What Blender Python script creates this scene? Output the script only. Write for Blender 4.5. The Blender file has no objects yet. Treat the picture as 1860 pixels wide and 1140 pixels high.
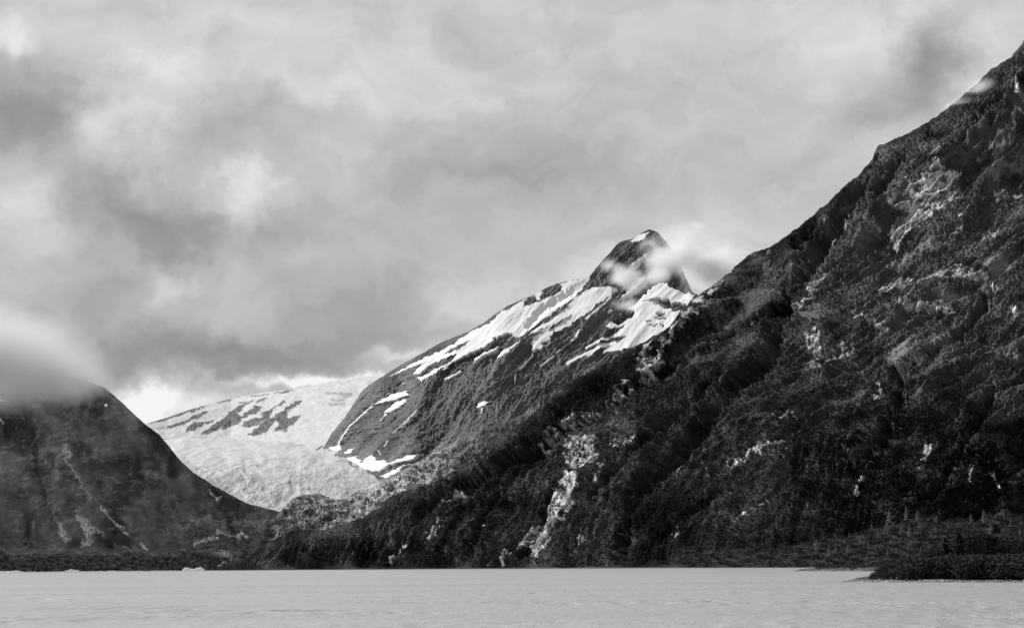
import bpy, math, random
import numpy as np

# ============================================================ camera, sky, sun
S = bpy.context.scene
F = 50 / 36 * 1860            # focal length in photograph pixels
CAM_H = 6.0
PITCH = math.radians(90 + 10.02)
ROLL = math.radians(-0.5)
cam_d = bpy.data.cameras.new("camera")
cam = bpy.data.objects.new("camera", cam_d)
S.collection.objects.link(cam)
S.camera = cam
cam_d.lens = 50
cam_d.sensor_width = 36
cam_d.clip_start = 1
cam_d.clip_end = 200000
from mathutils import Matrix, Euler, Vector
RM = Matrix.Rotation(PITCH, 3, 'X') @ Matrix.Rotation(ROLL, 3, 'Z')
cam.matrix_world = Matrix.Translation((0, 0, CAM_H)) @ RM.to_4x4()
RN = np.array(RM)
CC = np.array([0, 0, CAM_H])

SUN_DIR = Vector((-0.66, 0.52, 0.52)).normalized()
SUN_STRENGTH = 5.0
sun_d = bpy.data.lights.new("sun", 'SUN')
sun_d.energy = SUN_STRENGTH
sun_d.angle = math.radians(0.5)
sun_d.color = (1, 1, 1)
sun = bpy.data.objects.new("sun", sun_d)
S.collection.objects.link(sun)
sun.rotation_euler = SUN_DIR.to_track_quat('Z', 'Y').to_euler()

S.view_settings.view_transform = 'Standard'
S.view_settings.look = 'None'
EXPO = .85
S.view_settings.exposure = EXPO
S.view_settings.gamma = 1
S.render.engine = 'CYCLES'
S.cycles.use_denoising = True
S.cycles.denoiser = 'OPENIMAGEDENOISE'
S.cycles.denoising_prefilter = 'ACCURATE'
S.cycles.denoising_input_passes = 'RGB_ALBEDO_NORMAL'
S.cycles.max_bounces = 8
S.cycles.volume_bounces = 6
S.cycles.volume_step_rate = 1.0
S.cycles.volume_max_steps = 96


def ray(px, py):
    """world direction with y = 1 for photograph pixels"""
    px = np.asarray(px, float); py = np.asarray(py, float)
    d = np.stack([(px - 930) / F, -(py - 570) / F, -np.ones_like(px + py)], -1) if px.shape == py.shape else None
    w = d @ RN.T
    return w / w[..., 1:2]


def at(px, py, D):
    r = ray(np.float64(px), np.float64(py))
    return CC + r * D


def on_water(px, py):
    r = ray(np.float64(px), np.float64(py))
    return CC + r * (-CAM_H / r[2])


# ---- world: sky texture seen through a broken overcast
world = bpy.data.worlds.new("World")
S.world = world
world.use_nodes = True
nt = world.node_tree
nt.nodes.clear()


def N(tree, kind, **kw):
    n = tree.nodes.new(kind)
    for k, v in kw.items():
        if k == 'op': n.operation = v
        else: setattr(n, k, v)
    return n


def setin(tree, n, i, v):
    if v is None: return
    if hasattr(v, 'is_output') or isinstance(v, bpy.types.NodeSocket):
        tree.links.new(v, n.inputs[i])
    else:
        n.inputs[i].default_value = v


def M_(tree, op, a, b=None, c=None, clamp=False):
    n = tree.nodes.new('ShaderNodeMath'); n.operation = op; n.use_clamp = clamp
    setin(tree, n, 0, a); setin(tree, n, 1, b); setin(tree, n, 2, c)
    return n.outputs[0]


def V_(tree, op, a, b=None, out=0):
    n = tree.nodes.new('ShaderNodeVectorMath'); n.operation = op
    setin(tree, n, 0, a); setin(tree, n, 1, b)
    return n.outputs[out]


def noise_(tree, vec, scale, detail=4, rough=.5, dist=0., out='Fac'):
    n = tree.nodes.new('ShaderNodeTexNoise')
    setin(tree, n, 'Vector', vec)
    n.inputs['Scale'].default_value = scale; n.inputs['Detail'].default_value = detail
    n.inputs['Roughness'].default_value = rough; n.inputs['Distortion'].default_value = dist
    return n.outputs[out]


tc = N(nt, 'ShaderNodeTexCoord')
dirv = tc.outputs['Generated']
sep = N(nt, 'ShaderNodeSeparateXYZ'); nt.links.new(dirv, sep.inputs[0])
az = M_(nt, 'ARCTAN2', sep.outputs[0], sep.outputs[1])
el = M_(nt, 'ARCSINE', sep.outputs[2])
cmb = N(nt, 'ShaderNodeCombineXYZ'); nt.links.new(az, cmb.inputs[0]); nt.links.new(el, cmb.inputs[1])
ae = cmb.outputs[0]
# cloud drift: warp the direction by soft noise
w1 = noise_(nt, dirv, 7, 5, .6, 0, 'Color')
w1 = V_(nt, 'SUBTRACT', w1, (.5, .5, .5))
w1 = V_(nt, 'MULTIPLY', w1, (.16, .11, 0))
aew = V_(nt, 'ADD', ae, w1)
w2 = noise_(nt, dirv, 30, 5, .6, 0, 'Color')
w2 = V_(nt, 'MULTIPLY', V_(nt, 'SUBTRACT', w2, (.5, .5, .5)), (.05, .04, 0))
aew = V_(nt, 'ADD', aew, w2)
strw = V_(nt, 'MULTIPLY', aew, (1, 1.9, 1))
n1 = noise_(nt, strw, 5, 7, .52, .3)
n2 = noise_(nt, V_(nt, 'ADD', strw, (3.1, 7.7, 0)), 17, 6, .55, .5)
val = M_(nt, 'MULTIPLY_ADD', M_(nt, 'SUBTRACT', n1, .5), .20, .782)
val = M_(nt, 'MULTIPLY_ADD', M_(nt, 'SUBTRACT', n2, .5), .18, val)
BLOBS = [  # x, y, rx, ry, amount (photograph pixels, turned into azimuth / elevation)
    (70, 165, 120, 80, -.13), (50, 240, 110, 50, -.10), (265, 420, 150, 45, -.16), (190, 350, 90, 60, -.07),
    (420, 240, 130, 60, -.08), (520, 430, 110, 40, -.07), (350, 640, 190, 48, -.13), (150, 530, 130, 50, -.08),
    (640, 540, 150, 45, -.08), (860, 310, 150, 60, -.09), (1030, 330, 160, 50, -.05), (90, 630, 130, 45, -.09),
    (1705, 95, 50, 50, -.17), (1680, 150, 45, 42, -.10), (1600, 205, 66, 28, -.12), (1130, 200, 230, 60, -.03), (620, 630, 170, 38, -.10),
    (250, 20, 90, 14, -.05), (870, 40, 60, 60, -.05), (1100, 420, 150, 60, -.02), (330, 290, 60, 40, -.05),
    (760, 480, 160, 60, -.05), (1480, 380, 90, 60, -.03),
    (18, 66, 50, 30, .16), (250, 85, 60, 36, .11), (410, 30, 110, 18, .04), (235, 220, 55, 55, .13), (165, 255, 45, 40, .12),
    (40, 395, 60, 50, .10), (15, 330, 40, 40, .06), (440, 390, 38, 48, .11), (620, 180, 190, 34, .06),
    (850, 560, 70, 30, .08), (735, 645, 55, 11, .15), (590, 690, 130, 9, .30), (290, 728, 75, 20, .24),
    (305, 510, 32, 34, .08), (260, 765, 60, 20, .15), (1330, 40, 200, 40, .03), (690, 100, 300, 60, .035),
    (1250, 500, 160, 50, .05), (560, 460, 60, 16, .05), (1550, 100, 110, 60, .05), (1800, 60, 60, 50, .05), (1275, 480, 75, 40, .04), (1120, 500, 120, 40, .03)]
for (bx, by, rx, ry, am) in BLOBS:
    r = ray(np.float64(bx), np.float64(by)); r = r / np.linalg.norm(r)
    a0, e0 = math.atan2(r[0], r[1]), math.asin(r[2])
    if ry < 25 or bx > 1500:   # thin bright slots keep a firmer outline
        src = V_(nt, 'ADD', ae, w2)
    else:
        src = aew
    d = V_(nt, 'SUBTRACT', src, (a0, e0, 0))
    d = V_(nt, 'MULTIPLY', d, (F / rx * .8, F / ry * .8, 0))
    q = V_(nt, 'DOT_PRODUCT', d, d, out=1)
    g = M_(nt, 'EXPONENT', M_(nt, 'MULTIPLY', q, -1.0))
    val = M_(nt, 'MULTIPLY_ADD', g, am * (1.05 if am < 0 else 1.05), val)
val = M_(nt, 'MINIMUM', M_(nt, 'MAXIMUM', val, .5), .97)
lin = M_(nt, 'POWER', val, 2.2)
sky = N(nt, 'ShaderNodeTexSky', sky_type='NISHITA')
sky.sun_disc = False
sky.sun_elevation = math.asin(SUN_DIR.z)
sky.sun_rotation = math.atan2(SUN_DIR.x, SUN_DIR.y)
bw = N(nt, 'ShaderNodeRGBToBW'); nt.links.new(sky.outputs[0], bw.inputs[0])
SKY_STRENGTH = 0.06
tot = M_(nt, 'ADD', M_(nt, 'MULTIPLY', lin, .96 / 2 ** EXPO / SKY_STRENGTH), M_(nt, 'MULTIPLY', M_(nt, 'MINIMUM', bw.outputs[0], 6), .02))
bg = N(nt, 'ShaderNodeBackground'); nt.links.new(tot, bg.inputs[0]); bg.inputs[1].default_value = SKY_STRENGTH
wo = N(nt, 'ShaderNodeOutputWorld'); nt.links.new(bg.outputs[0], wo.inputs[0])

# ============================================================ helpers
rng = np.random.RandomState(7)
_perm = rng.permutation(256); _perm = np.concatenate([_perm, _perm, _perm[:2]])
_g = np.stack([np.cos(np.arange(256) / 256 * 2 * np.pi), np.sin(np.arange(256) / 256 * 2 * np.pi)], -1).astype(np.float32)


def pn(x, y, seed=0):
    x = np.asarray(x, np.float32) + seed * 17.31; y = np.asarray(y, np.float32) + seed * 9.73
    xi = np.floor(x).astype(np.int32); yi = np.floor(y).astype(np.int32)
    xf = x - xi; yf = y - yi
    xi &= 255; yi &= 255
    u = xf * xf * xf * (xf * (xf * 6 - 15) + 10); v = yf * yf * yf * (yf * (yf * 6 - 15) + 10)
    def gr(ix, iy, dx, dy):
        h = _perm[_perm[ix & 255] + (iy & 255)]
        g = _g[h]
        return g[..., 0] * dx + g[..., 1] * dy
    a = gr(xi, yi, xf, yf); b = gr(xi + 1, yi, xf - 1, yf)
    c = gr(xi, yi + 1, xf, yf - 1); d = gr(xi + 1, yi + 1, xf - 1, yf - 1)
    return ((a + u * (b - a)) + v * ((c + u * (d - c)) - (a + u * (b - a)))) * 1.5


def fbm(x, y, octs=4, seed=0, gain=.5, lac=2.03):
    s = 0; a = 1; t = 0
    for i in range(octs):
        s = s + a * pn(x, y, seed + i * 3); t += a
        x = x * lac; y = y * lac; a *= gain
    return s / t * 1.5


def ridged(x, y, octs=4, seed=0, gain=.5):
    s = 0; a = 1; t = 0
    for i in range(octs):
        s = s + a * (1 - np.abs(pn(x, y, seed + i * 5)) * 2); t += a
        x = x * 2.07; y = y * 2.07; a *= gain
    return s / t            # about 0.1 .. 1


def sm(a, b, x):
    t = np.clip((x - a) / (b - a), 0, 1)
    return t * t * (3 - 2 * t)


def seg_dist(X, Y, pts, closed=False):
    """distance to polyline and side-signed, plus arc fraction"""
    best = np.full(X.shape, 1e9, np.float32); tt = np.zeros(X.shape, np.float32); side = np.zeros(X.shape, np.float32)
    P = [tuple(p[:2]) for p in pts]
    if closed: P = P + [P[0]]
    n = len(P) - 1
    for i in range(n):
        (x0, y0), (x1, y1) = P[i], P[i + 1]
        dx, dy = x1 - x0, y1 - y0; L = dx * dx + dy * dy + 1e-9
        t = np.clip(((X - x0) * dx + (Y - y0) * dy) / L, 0, 1)
        ex = X - (x0 + t * dx); ey = Y - (y0 + t * dy)
        d = ex * ex + ey * ey
        m = d < best
        best = np.where(m, d, best); tt = np.where(m, (i + t) / n, tt)
        side = np.where(m, np.sign(ex * dy - ey * dx), side)
    return np.sqrt(best), tt, side


def inside(X, Y, pts):
    r = np.zeros(X.shape, bool); n = len(pts); j = n - 1
    for i in range(n):
        xi, yi = pts[i]; xj, yj = pts[j]
        if yi != yj:
            c = ((yi > Y) != (yj > Y)) & (X < (xj - xi) * (Y - yi) / (yj - yi) + xi)
            r ^= c
        j = i
    return r


def poly_mask(X, Y, pts, soft=1.2, warp=None):
    """1 inside polygon with a feathered edge"""
    out = np.zeros(X.shape, np.float32)
    xs = [p[0] for p in pts]; ys = [p[1] for p in pts]; pad = soft * 3 + 12
    bb = (X > min(xs) - pad) & (X < max(xs) + pad) & (Y > min(ys) - pad) & (Y < max(ys) + pad)
    if not bb.any(): return out
    x = X[bb]; y = Y[bb]
    if warp is not None:
        x = x + warp[0][bb]; y = y + warp[1][bb]
    d, _, _ = seg_dist(x, y, pts, True)
    s = np.where(inside(x, y, pts), d, -d)
    out[bb] = sm(-soft, soft, s)
    return out


def line_mask(X, Y, pts, w, warp=None, soft=.6):
    """pts (x, y[, width]); soft line"""
    out = np.zeros(X.shape, np.float32)
    xs = [p[0] for p in pts]; ys = [p[1] for p in pts]; pad = w * 2 + 12
    bb = (X > min(xs) - pad) & (X < max(xs) + pad) & (Y > min(ys) - pad) & (Y < max(ys) + pad)
    if not bb.any(): return out
    x = X[bb]; y = Y[bb]
    if warp is not None:
        x = x + warp[0][bb]; y = y + warp[1][bb]
    d, t, _ = seg_dist(x, y, pts)
    out[bb] = 1 - sm(w * soft * .5, w, d)
    return out


def curve(pts, k=1):
    xs = np.array([p[0] for p in pts], float); ys = np.array([p[k] for p in pts], float)
    # smooth-ish monotone interpolation: linear then the noise breaks it
    return lambda x: np.interp(x, xs, ys)


def soft(pts, w=70):
    xs = np.array([p[0] for p in pts], float); ys = np.array([p[1] for p in pts], float)
    g = np.arange(xs[0] - 4 * w, xs[-1] + 4 * w, 5.)
    v = np.interp(g, xs, ys)
    kern = np.exp(-(np.arange(-3 * w, 3 * w + 1, 5.) / w) ** 2); kern /= kern.sum()
    m = len(kern) // 2
    v2 = np.convolve(np.pad(v, m, mode='edge'), kern, mode='valid')
    return lambda x: np.interp(x, g, v2)


ROOT = S.collection


def finish(o, label=None, cat=None, group=None, kind=None, parent=None):
    if o.name not in ROOT.objects: ROOT.objects.link(o)
    if label: o['label'] = label
    if cat: o['category'] = cat
    if group: o['group'] = group
    if kind: o['kind'] = kind
    if parent: o.parent = parent
    return o


def grid_mesh(name, P, attrs, mat, flip=False, smooth=True, **kw):
    R, C = P.shape[:2]
    me = bpy.data.meshes.new(name)
    me.vertices.add(R * C)
    me.vertices.foreach_set('co', P.reshape(-1).astype(np.float32))
    idx = np.arange(R * C, dtype=np.int32).reshape(R, C)
    a = idx[:-1, :-1].ravel(); b = idx[:-1, 1:].ravel(); c = idx[1:, 1:].ravel(); d = idx[1:, :-1].ravel()
    q = np.stack([a, b, c, d] if not flip else [a, d, c, b], -1)
    nf = len(q)
    me.loops.add(nf * 4); me.polygons.add(nf)
    me.loops.foreach_set('vertex_index', q.ravel())
    me.polygons.foreach_set('loop_start', np.arange(0, nf * 4, 4, dtype=np.int32))
    me.polygons.foreach_set('loop_total', np.full(nf, 4, np.int32))
    me.polygons.foreach_set('use_smooth', np.full(nf, smooth))
    me.update(calc_edges=True)
    for k, v in attrs.items():
        at_ = me.attributes.new(k, 'FLOAT', 'POINT')
        at_.data.foreach_set('value', v.ravel().astype(np.float32))
    me.materials.append(mat)
    o = bpy.data.objects.new(name, me)
    return finish(o, **kw)


def raw_mesh(name, verts, faces, mat, smooth=False, parent=None, attrs=None):
    me = bpy.data.meshes.new(name)
    me.from_pydata(verts, [], faces)
    if smooth: me.polygons.foreach_set('use_smooth', np.ones(len(me.polygons), bool))
    for k, v in (attrs or {}).items():
        at_ = me.attributes.new(k, 'FLOAT', 'POINT'); at_.data.foreach_set('value', np.asarray(v, np.float32))
    me.materials.append(mat); me.update()
    o = bpy.data.objects.new(name, me); ROOT.objects.link(o)
    if parent: o.parent = parent
    return o


# ------------------------------------------------------------ materials
def base_mat(name):
    m = bpy.data.materials.new(name); m.use_nodes = True
    t = m.node_tree; t.nodes.clear()
    out = t.nodes.new('ShaderNodeOutputMaterial'); p = t.nodes.new('ShaderNodeBsdfPrincipled')
    t.links.new(p.outputs[0], out.inputs[0])
    return m, t, p, out


def grey(tree, v):
    c = tree.nodes.new('ShaderNodeCombineColor')
    for i in range(3): setin(tree, c, i, v)
    return c.outputs[0]


def terrain_mat(name, scale, bump=.5, dist=1.0, rough=.95, spec=.15, var=.5):
    """albedo comes from the ground cover (attribute 'cover'); noise breaks it up"""
    m, t, p, out = base_mat(name)
    at_ = t.nodes.new('ShaderNodeAttribute'); at_.attribute_name = 'cover'
    co = t.nodes.new('ShaderNodeTexCoord').outputs['Object']
    n = noise_(t, co, scale, 6, .65)
    n2 = noise_(t, co, scale * .13, 4, .6)
    k = M_(t, 'MULTIPLY_ADD', M_(t, 'SUBTRACT', n, .5), 2 * var, 1)
    k = M_(t, 'MULTIPLY', k, M_(t, 'MULTIPLY_ADD', M_(t, 'SUBTRACT', n2, .5), var, 1))
    v = M_(t, 'MULTIPLY', at_.outputs['Fac'], M_(t, 'MAXIMUM', k, .15))
    setin(t, p, 'Base Color', grey(t, v))
    p.inputs['Roughness'].default_value = rough
    p.inputs['Specular IOR Level'].default_value = spec
    b = t.nodes.new('ShaderNodeBump'); b.inputs['Strength'].default_value = bump; b.inputs['Distance'].default_value = dist
    t.links.new(n, b.inputs['Height']); t.links.new(b.outputs[0], p.inputs['Normal'])
    return m


def plain_mat(name, v, rough=.9, spec=.2, scale=3., var=.35, trans=0.):
    m, t, p, out = base_mat(name)
    co = t.nodes.new('ShaderNodeTexCoord').outputs['Object']
    n = noise_(t, co, scale, 4, .6)
    k = M_(t, 'MULTIPLY_ADD', M_(t, 'SUBTRACT', n, .5), 2 * var, 1)
    setin(t, p, 'Base Color', grey(t, M_(t, 'MULTIPLY', k, v)))
    p.inputs['Roughness'].default_value = rough
    p.inputs['Specular IOR Level'].default_value = spec
    if trans: p.inputs['Transmission Weight'].default_value = trans
    return m


# ------------------------------------------------------------ loft of a hillside
def hillside(xs, base, segs, top, rows, sill=None, back=1.0, backlen=900, back_rows=14, lower=None):
    """xs: photograph columns; base(x)->(py), base depth from segs[0]; segs list of (py_start(x), k(x)), D0(x);
    returns PX, PY, POS grids for the visible face"""
    s = np.linspace(0, 1, rows)[:, None]
    X = np.broadcast_to(xs[None, :], (rows, len(xs))).astype(float)
    pb = base(xs); ptp = top(xs)
    Y = pb[None, :] + s * (np.minimum(ptp, pb - .5) - pb)[None, :]
    r = ray(X, Y); t = r[..., 2]
    D0 = segs['D0'](xs)
    pys = [pb] + [f(xs) for f, _ in segs['breaks']]
    ks = [segs['k0'](xs)] + [k(xs) for _, k in segs['breaks']]
    D = np.zeros_like(X)
    Dc = D0.copy(); z0 = None
    for i in range(len(ks)):
        pstart = pys[i]
        tr = ray(xs.astype(float), pstart.astype(float))[:, 2]
        h0 = tr * Dc                      # relative to the camera height
        k = ks[i]
        Di = (h0 - k * Dc)[None, :] / (t - k[None, :])
        m = Y <= pstart[None, :] + 1e-6
        D = np.where(m, Di, D)
        if i + 1 < len(ks):
            tn = ray(xs.astype(float), pys[i + 1].astype(float))[:, 2]
            Dc = (h0 - k * Dc) / (tn - k)
    P = CC + r * D[..., None]
    return X, Y, P, D


def normals(P):
    du = np.gradient(P, axis=1); dv = np.gradient(P, axis=0)
    n = np.cross(du, dv); n /= np.linalg.norm(n, axis=-1, keepdims=True) + 1e-9
    flip = np.sign(n[..., 2:3]); flip[flip == 0] = 1
    return n * flip


def close_mesh(P, attrs, drop=900, slope=-.75, rows=16, foot=None, lean=(0, 1)):
    """add the far side behind the crest and a skirt below the foot"""
    top = P[-1]; ext = []
    for i in range(1, rows + 1):
        f = (i / rows) ** 1.7
        q = top.copy(); d = f * drop
        q[:, 1] += d * lean[1]; q[:, 0] += d * lean[0]
        q[:, 2] = np.maximum(top[:, 2] + slope * d * sm(0, .12, f) + 0 * d, -30)
        ext.append(q)
    bot = P[0].copy(); bot[:, 2] -= 25; bot[:, 1] -= 6
    P2 = np.concatenate([bot[None], P, np.stack(ext)], 0)
    A2 = {}
    for k, v in attrs.items():
        A2[k] = np.concatenate([v[:1], v, np.repeat(v[-1:], rows, 0)], 0)
    return P2, A2

# ============================================================ the large structure
def hor(x):
    x = np.asarray(x, float)
    a = ray(x, np.full_like(x, 1000.)); b = ray(x, np.full_like(x, 1050.))
    return 1000 + 50 * a[..., 2] / (a[..., 2] - b[..., 2])


def shore_py(D0):           # row of the waterline for a shore at distance D0(x)
    return lambda x: hor(x) + F * CAM_H / D0(x)


M_near = terrain_mat("scrub_and_rock", .22, bump=.6, dist=1.2, spec=0., var=.45)
M_far = terrain_mat("far_scrub_and_rock", .06, bump=.5, dist=4, spec=0., var=.35)
M_snowy = terrain_mat("snow_and_rock", .03, bump=.25, dist=4, var=.12)
M_ice = terrain_mat("glacier_ice", .02, bump=.2, dist=4, var=.04, rough=.8)

# ------------------------------------------------------------ near mountain
NEAR = {}


def near_mountain():
    xs = np.arange(398, 2150, 1.25)
    D0 = soft([(398, 3650), (800, 3000), (1200, 2300), (1480, 1750), (1700, 1500), (1860, 1380), (2200, 1250)])
    base = shore_py(D0)
    sil = [(398, 1030), (415, 1024), (440, 1014), (460, 1004), (480, 990), (500, 978), (525, 966), (546, 961), (575, 963), (600, 960),
           (637, 948), (660, 938), (686, 922), (705, 905), (723, 894), (760, 884), (791, 873), (832, 851), (858, 830), (885, 808), (900, 795), (930, 778),
           (955, 762), (985, 738), (1003, 718), (1016, 700), (1042, 686), (1060, 680), (1100, 660), (1150, 632), (1195, 606), (1215, 594),
           (1238, 562), (1262, 541), (1300, 515), (1330, 490), (1358, 462), (1400, 448), (1450, 412), (1500, 368), (1540, 330), (1565, 308),
           (1584, 288), (1594, 266), (1620, 256), (1660, 236), (1700, 212), (1740, 182), (1780, 146), (1800, 126), (1835, 105),
           (1860, 74), (1900, 40), (1960, 0), (2040, -40), (2150, -60)]
    top0 = curve(sil); top = lambda x: top0(x) + fbm(np.asarray(x) / 13., np.asarray(x) * 0, 3, 161) * 2.2
    toe = soft([(398, 1200), (1120, 1040), (1250, 1004), (1480, 968), (1700, 940), (1860, 928), (2150, 918)])
    toef = lambda x: np.minimum(toe(x), base(x) - .01)
    segs = dict(D0=D0, k0=soft([(398, .2), (2200, .15)]), breaks=[(toef, soft([(398, .55), (800, .7), (1400, .78), (2200, .82)]))])
    X, Y, P, D = hillside(xs, base, segs, top, 800)
    n = normals(P)
    n = n / np.linalg.norm(n, axis=-1, keepdims=True)
    yb = base(xs)[None, :]; yt = top(xs)[None, :]
    below = yb - Y; under = Y - np.minimum(yt, yb)       # px above shore, px under the crest
    fan = sm(-6, 14, Y - toe(xs)[None, :]) * (X > 1150)
    wx = fbm(X / 170, Y / 170, 2, 11) * 24; wy = fbm(X / 170, Y / 170, 2, 21) * 24
    wsx = fbm(X / 14, Y / 14, 3, 31) * 8; wsy = fbm(X / 14, Y / 14, 3, 41) * 8
    w8 = (wsx, wsy)
    xa = X + wx; ya = Y + wy
    # fall line turns steeper towards the lake
    k = sm(500, 950, Y)
    ca, sa = .66 + .22 * k, .75 - .28 * k
    nn = np.hypot(ca, sa); ca, sa = ca / nn, sa / nn
    c = ca * xa + sa * ya; l = -sa * xa + ca * ya
    face = 1 - fan
    h = np.zeros_like(X)
    edge = sm(0, 60, under)
    big = ridged(c / 190, l / 800, 3, 3) - .55
    h += big * 46 * edge * (1 - .9 * fan)
    h += (ridged(c / 56, l / 300, 3, 9, .45) - .55) * 9 * (1 - .9 * fan) * (.2 + .8 * edge) * (.6 + .8 * sm(-.3, .3, fbm(X / 160, Y / 130, 2, 12)))
    rib = ridged((c + wsx * .5) / 27, l / 230, 2, 17, .4)
    h += (np.maximum(rib, .45) - .6) * 15 * (1 - .9 * fan) * (.15 + .85 * edge) * sm(-.35, .3, fbm(X / 120, Y / 110, 2, 18))
    bench = ridged((Y + .30 * X + wy * .5) / 42, X / 230, 3, 15) - .55
    bm = sm(900, 1300, X) * (1 - .4 * sm(700, 900, Y)) 
    h += bench * 6 * bm * edge * (1 - .9 * fan)
    # ---- gullies seen in the photograph
    GUL = [([(1425, 570), (1398, 620), (1360, 680), (1322, 715), (1270, 757), (1228, 795), (1190, 850), (1160, 900), (1135, 965), (1125, 1010)], 24, 13),
           ([(1480, 470), (1440, 520), (1400, 560), (1330, 590), (1265, 632), (1200, 668), (1130, 705), (1070, 745), (1010, 785), (950, 815), (890, 850), (820, 905)], 22, 12),
           ([(1560, 330), (1500, 420), (1460, 472), (1415, 540)], 26, 12),
           ([(1640, 290), (1612, 330), (1590, 350)], 12, 7), ([(1586, 285), (1552, 322), (1500, 370), (1440, 440)], 13, 7),
           ([(1860, 150), (1800, 190), (1765, 235), (1745, 262)], 15, 8),
           ([(1800, 520), (1775, 560), (1734, 612), (1690, 640)], 14, 9), ([(1620, 660), (1640, 700), (1630, 740), (1600, 800)], 16, 8),
           ([(1290, 700), (1200, 760), (1150, 800), (1110, 850), (1080, 900)], 11, 7),
           ([(1020, 880), (1000, 915), (985, 950), (968, 980), (955, 1020)], 8, 7),
           ([(1140, 700), (1060, 750), (1000, 800), (950, 860), (890, 930), (860, 1000)], 13, 7),
           ([(1350, 850), (1290, 900), (1240, 950), (1180, 1000)], 14, 6), ([(800, 890), (760, 930), (720, 980), (700, 1020)], 13, 6),
           ([(900, 870), (850, 920), (815, 975), (800, 1020)], 10, 5), ([(1800, 700), (1770, 780), (1720, 860), (1700, 900)], 16, 7),
           ([(1030, 770), (960, 830), (900, 900), (880, 960)], 10, 5)]
    gsoft = np.zeros_like(X)
    for pts, w, dep in GUL:
        g = line_mask(X, Y, pts, w, (wsx * 1.1, wsy * 1.1), .0)
        gsoft = np.maximum(gsoft, g)
        h -= g * dep * 2.7 * (.4 + .6 * sm(0, 20, under))
    # ---- rock outcrops
    ROCK = [  # polygons
        [(1034, 858), (1055, 866), (1058, 880), (1050, 908), (1042, 937), (1014, 957), (998, 987), (984, 1010), (966, 1027), (964, 1008), (975, 985), (996, 953), (1012, 919), (1019, 905), (1028, 882)],
        [(979, 946), (981, 967), (957, 994), (948, 1007), (946, 992), (961, 968)],
        [(1700, 298), (1742, 298), (1738, 345), (1700, 362), (1655, 395), (1625, 425), (1598, 434), (1606, 398), (1636, 352)],
        [(1650, 330), (1690, 320), (1700, 345), (1650, 350), (1610, 372), (1620, 345)],
        [(1800, 316), (1832, 318), (1826, 330), (1800, 338)],
        [(1668, 800), (1690, 795), (1682, 822), (1668, 830)],
        [(1462, 600), (1488, 596), (1484, 625), (1460, 650), (1452, 646)],
        [(1030, 800), (1085, 795), (1090, 830), (1050, 862), (1030, 850)],
        [(1190, 630), (1205, 645), (1180, 675), (1150, 680), (1165, 650)]]
    RLINE = [([(1535, 385), (1515, 420), (1495, 450), (1470, 492)], 10), ([(1565, 400), (1590, 395)], 8),
             ([(1600, 512), (1650, 505), (1700, 498), (1742, 495), (1795, 508), (1800, 525)], 17),
             ([(1635, 560), (1680, 556), (1720, 548)], 11), ([(1560, 575), (1610, 590)], 8), ([(1020, 880), (1010, 903)], 4),
             ([(932, 1006), (914, 1030)], 5), ([(1096, 836), (1082, 872)], 4), ([(1128, 783), (1110, 806)], 4), ([(1145, 784), (1124, 806)], 4),
             ([(1545, 612), (1500, 640), (1470, 652)], 8), ([(1590, 690), (1580, 715), (1565, 725)], 11), ([(1240, 970), (1230, 988)], 6),
             ([(1325, 842), (1370, 820), (1425, 805)], 7), ([(1046, 985), (1056, 980)], 7), ([(1226, 852), (1238, 838)], 5),
             ([(1740, 375), (1735, 400), (1720, 410)], 7), ([(1770, 415), (1800, 405)], 6), ([(1840, 560), (1850, 570)], 5),
             ([(1770, 850), (1760, 870), (1780, 880)], 4), ([(1668, 830), (1660, 848)], 4), ([(1800, 845), (1812, 870)], 6), ([(1555, 855), (1545, 880)], 7),
             ([(1130, 690), (1080, 730), (1040, 745), (1010, 770), (970, 800)], 10), ([(1340, 470), (1290, 520), (1245, 570), (1200, 625)], 9),
             ([(1850, 190), (1830, 240), (1800, 260)], 8), ([(1840, 150), (1855, 180)], 7), ([(1740, 250), (1700, 290)], 6),
             ([(870, 870), (820, 890), (800, 905)], 5), ([(1640, 300), (1610, 330)], 5), ([(1410, 760), (1440, 750)], 5),
             ([(1180, 600 + 20), (1150, 660)], 8), ([(1830, 640), (1845, 655), (1835, 662)], 4), ([(1500, 500), (1440, 560), (1420, 590)], 5),
             ([(860, 990), (890, 960)], 6), ([(700, 1010), (730, 990)], 7), ([(780, 975), (800, 950)], 7), ([(1385, 905), (1330, 935)], 4)]
    rn = fbm(c / 10, l / 34, 3, 51)
    rk = np.zeros_like(X)
    for pts in ROCK: rk = np.maximum(rk, poly_mask(X, Y, pts, 3, w8))
    for pts, w in RLINE: rk = np.maximum(rk, line_mask(X, Y, pts, w * 1.25, w8, .5) * .92)
    listed = rk.copy()
    slabm = np.maximum(poly_mask(X, Y, ROCK[0], 3, w8), poly_mask(X, Y, ROCK[1], 3, w8))
    steep = fbm(X / 95, Y / 70, 3, 61) + .25 * (big > 0) + .12 * sm(760, 300, Y)
    scat = sm(.12, .42, steep) * (1 - fan)
    rk = np.maximum(rk * 1.0, 0)
    cr = ridged((c + wsx * .6) / 6.0, (l + wsy) / 30, 3, 53, .6)          # blocky joints
    rock = sm(.40, .55, rk * .95 + rn * .75 - .10) * (rk > .02)
    patch = fbm(c / 5, l / 16, 3, 57)
    rock = rock * sm(-.25, .05, patch + .55 * (rk - .60) + .30 * slabm)
    gen = sm(.30, .48, fbm(c / 8, l / 26, 3, 71) + .30 * scat - .30 + .10 * sm(.1, .5, steep))
    gen *= .8 * scat * face * (1 - .8 * gsoft) * (1 - .5 * sm(780, 950, Y))
    rock = np.maximum(rock, gen * .85)
    rock *= sm(1.5, 7, below)
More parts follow.
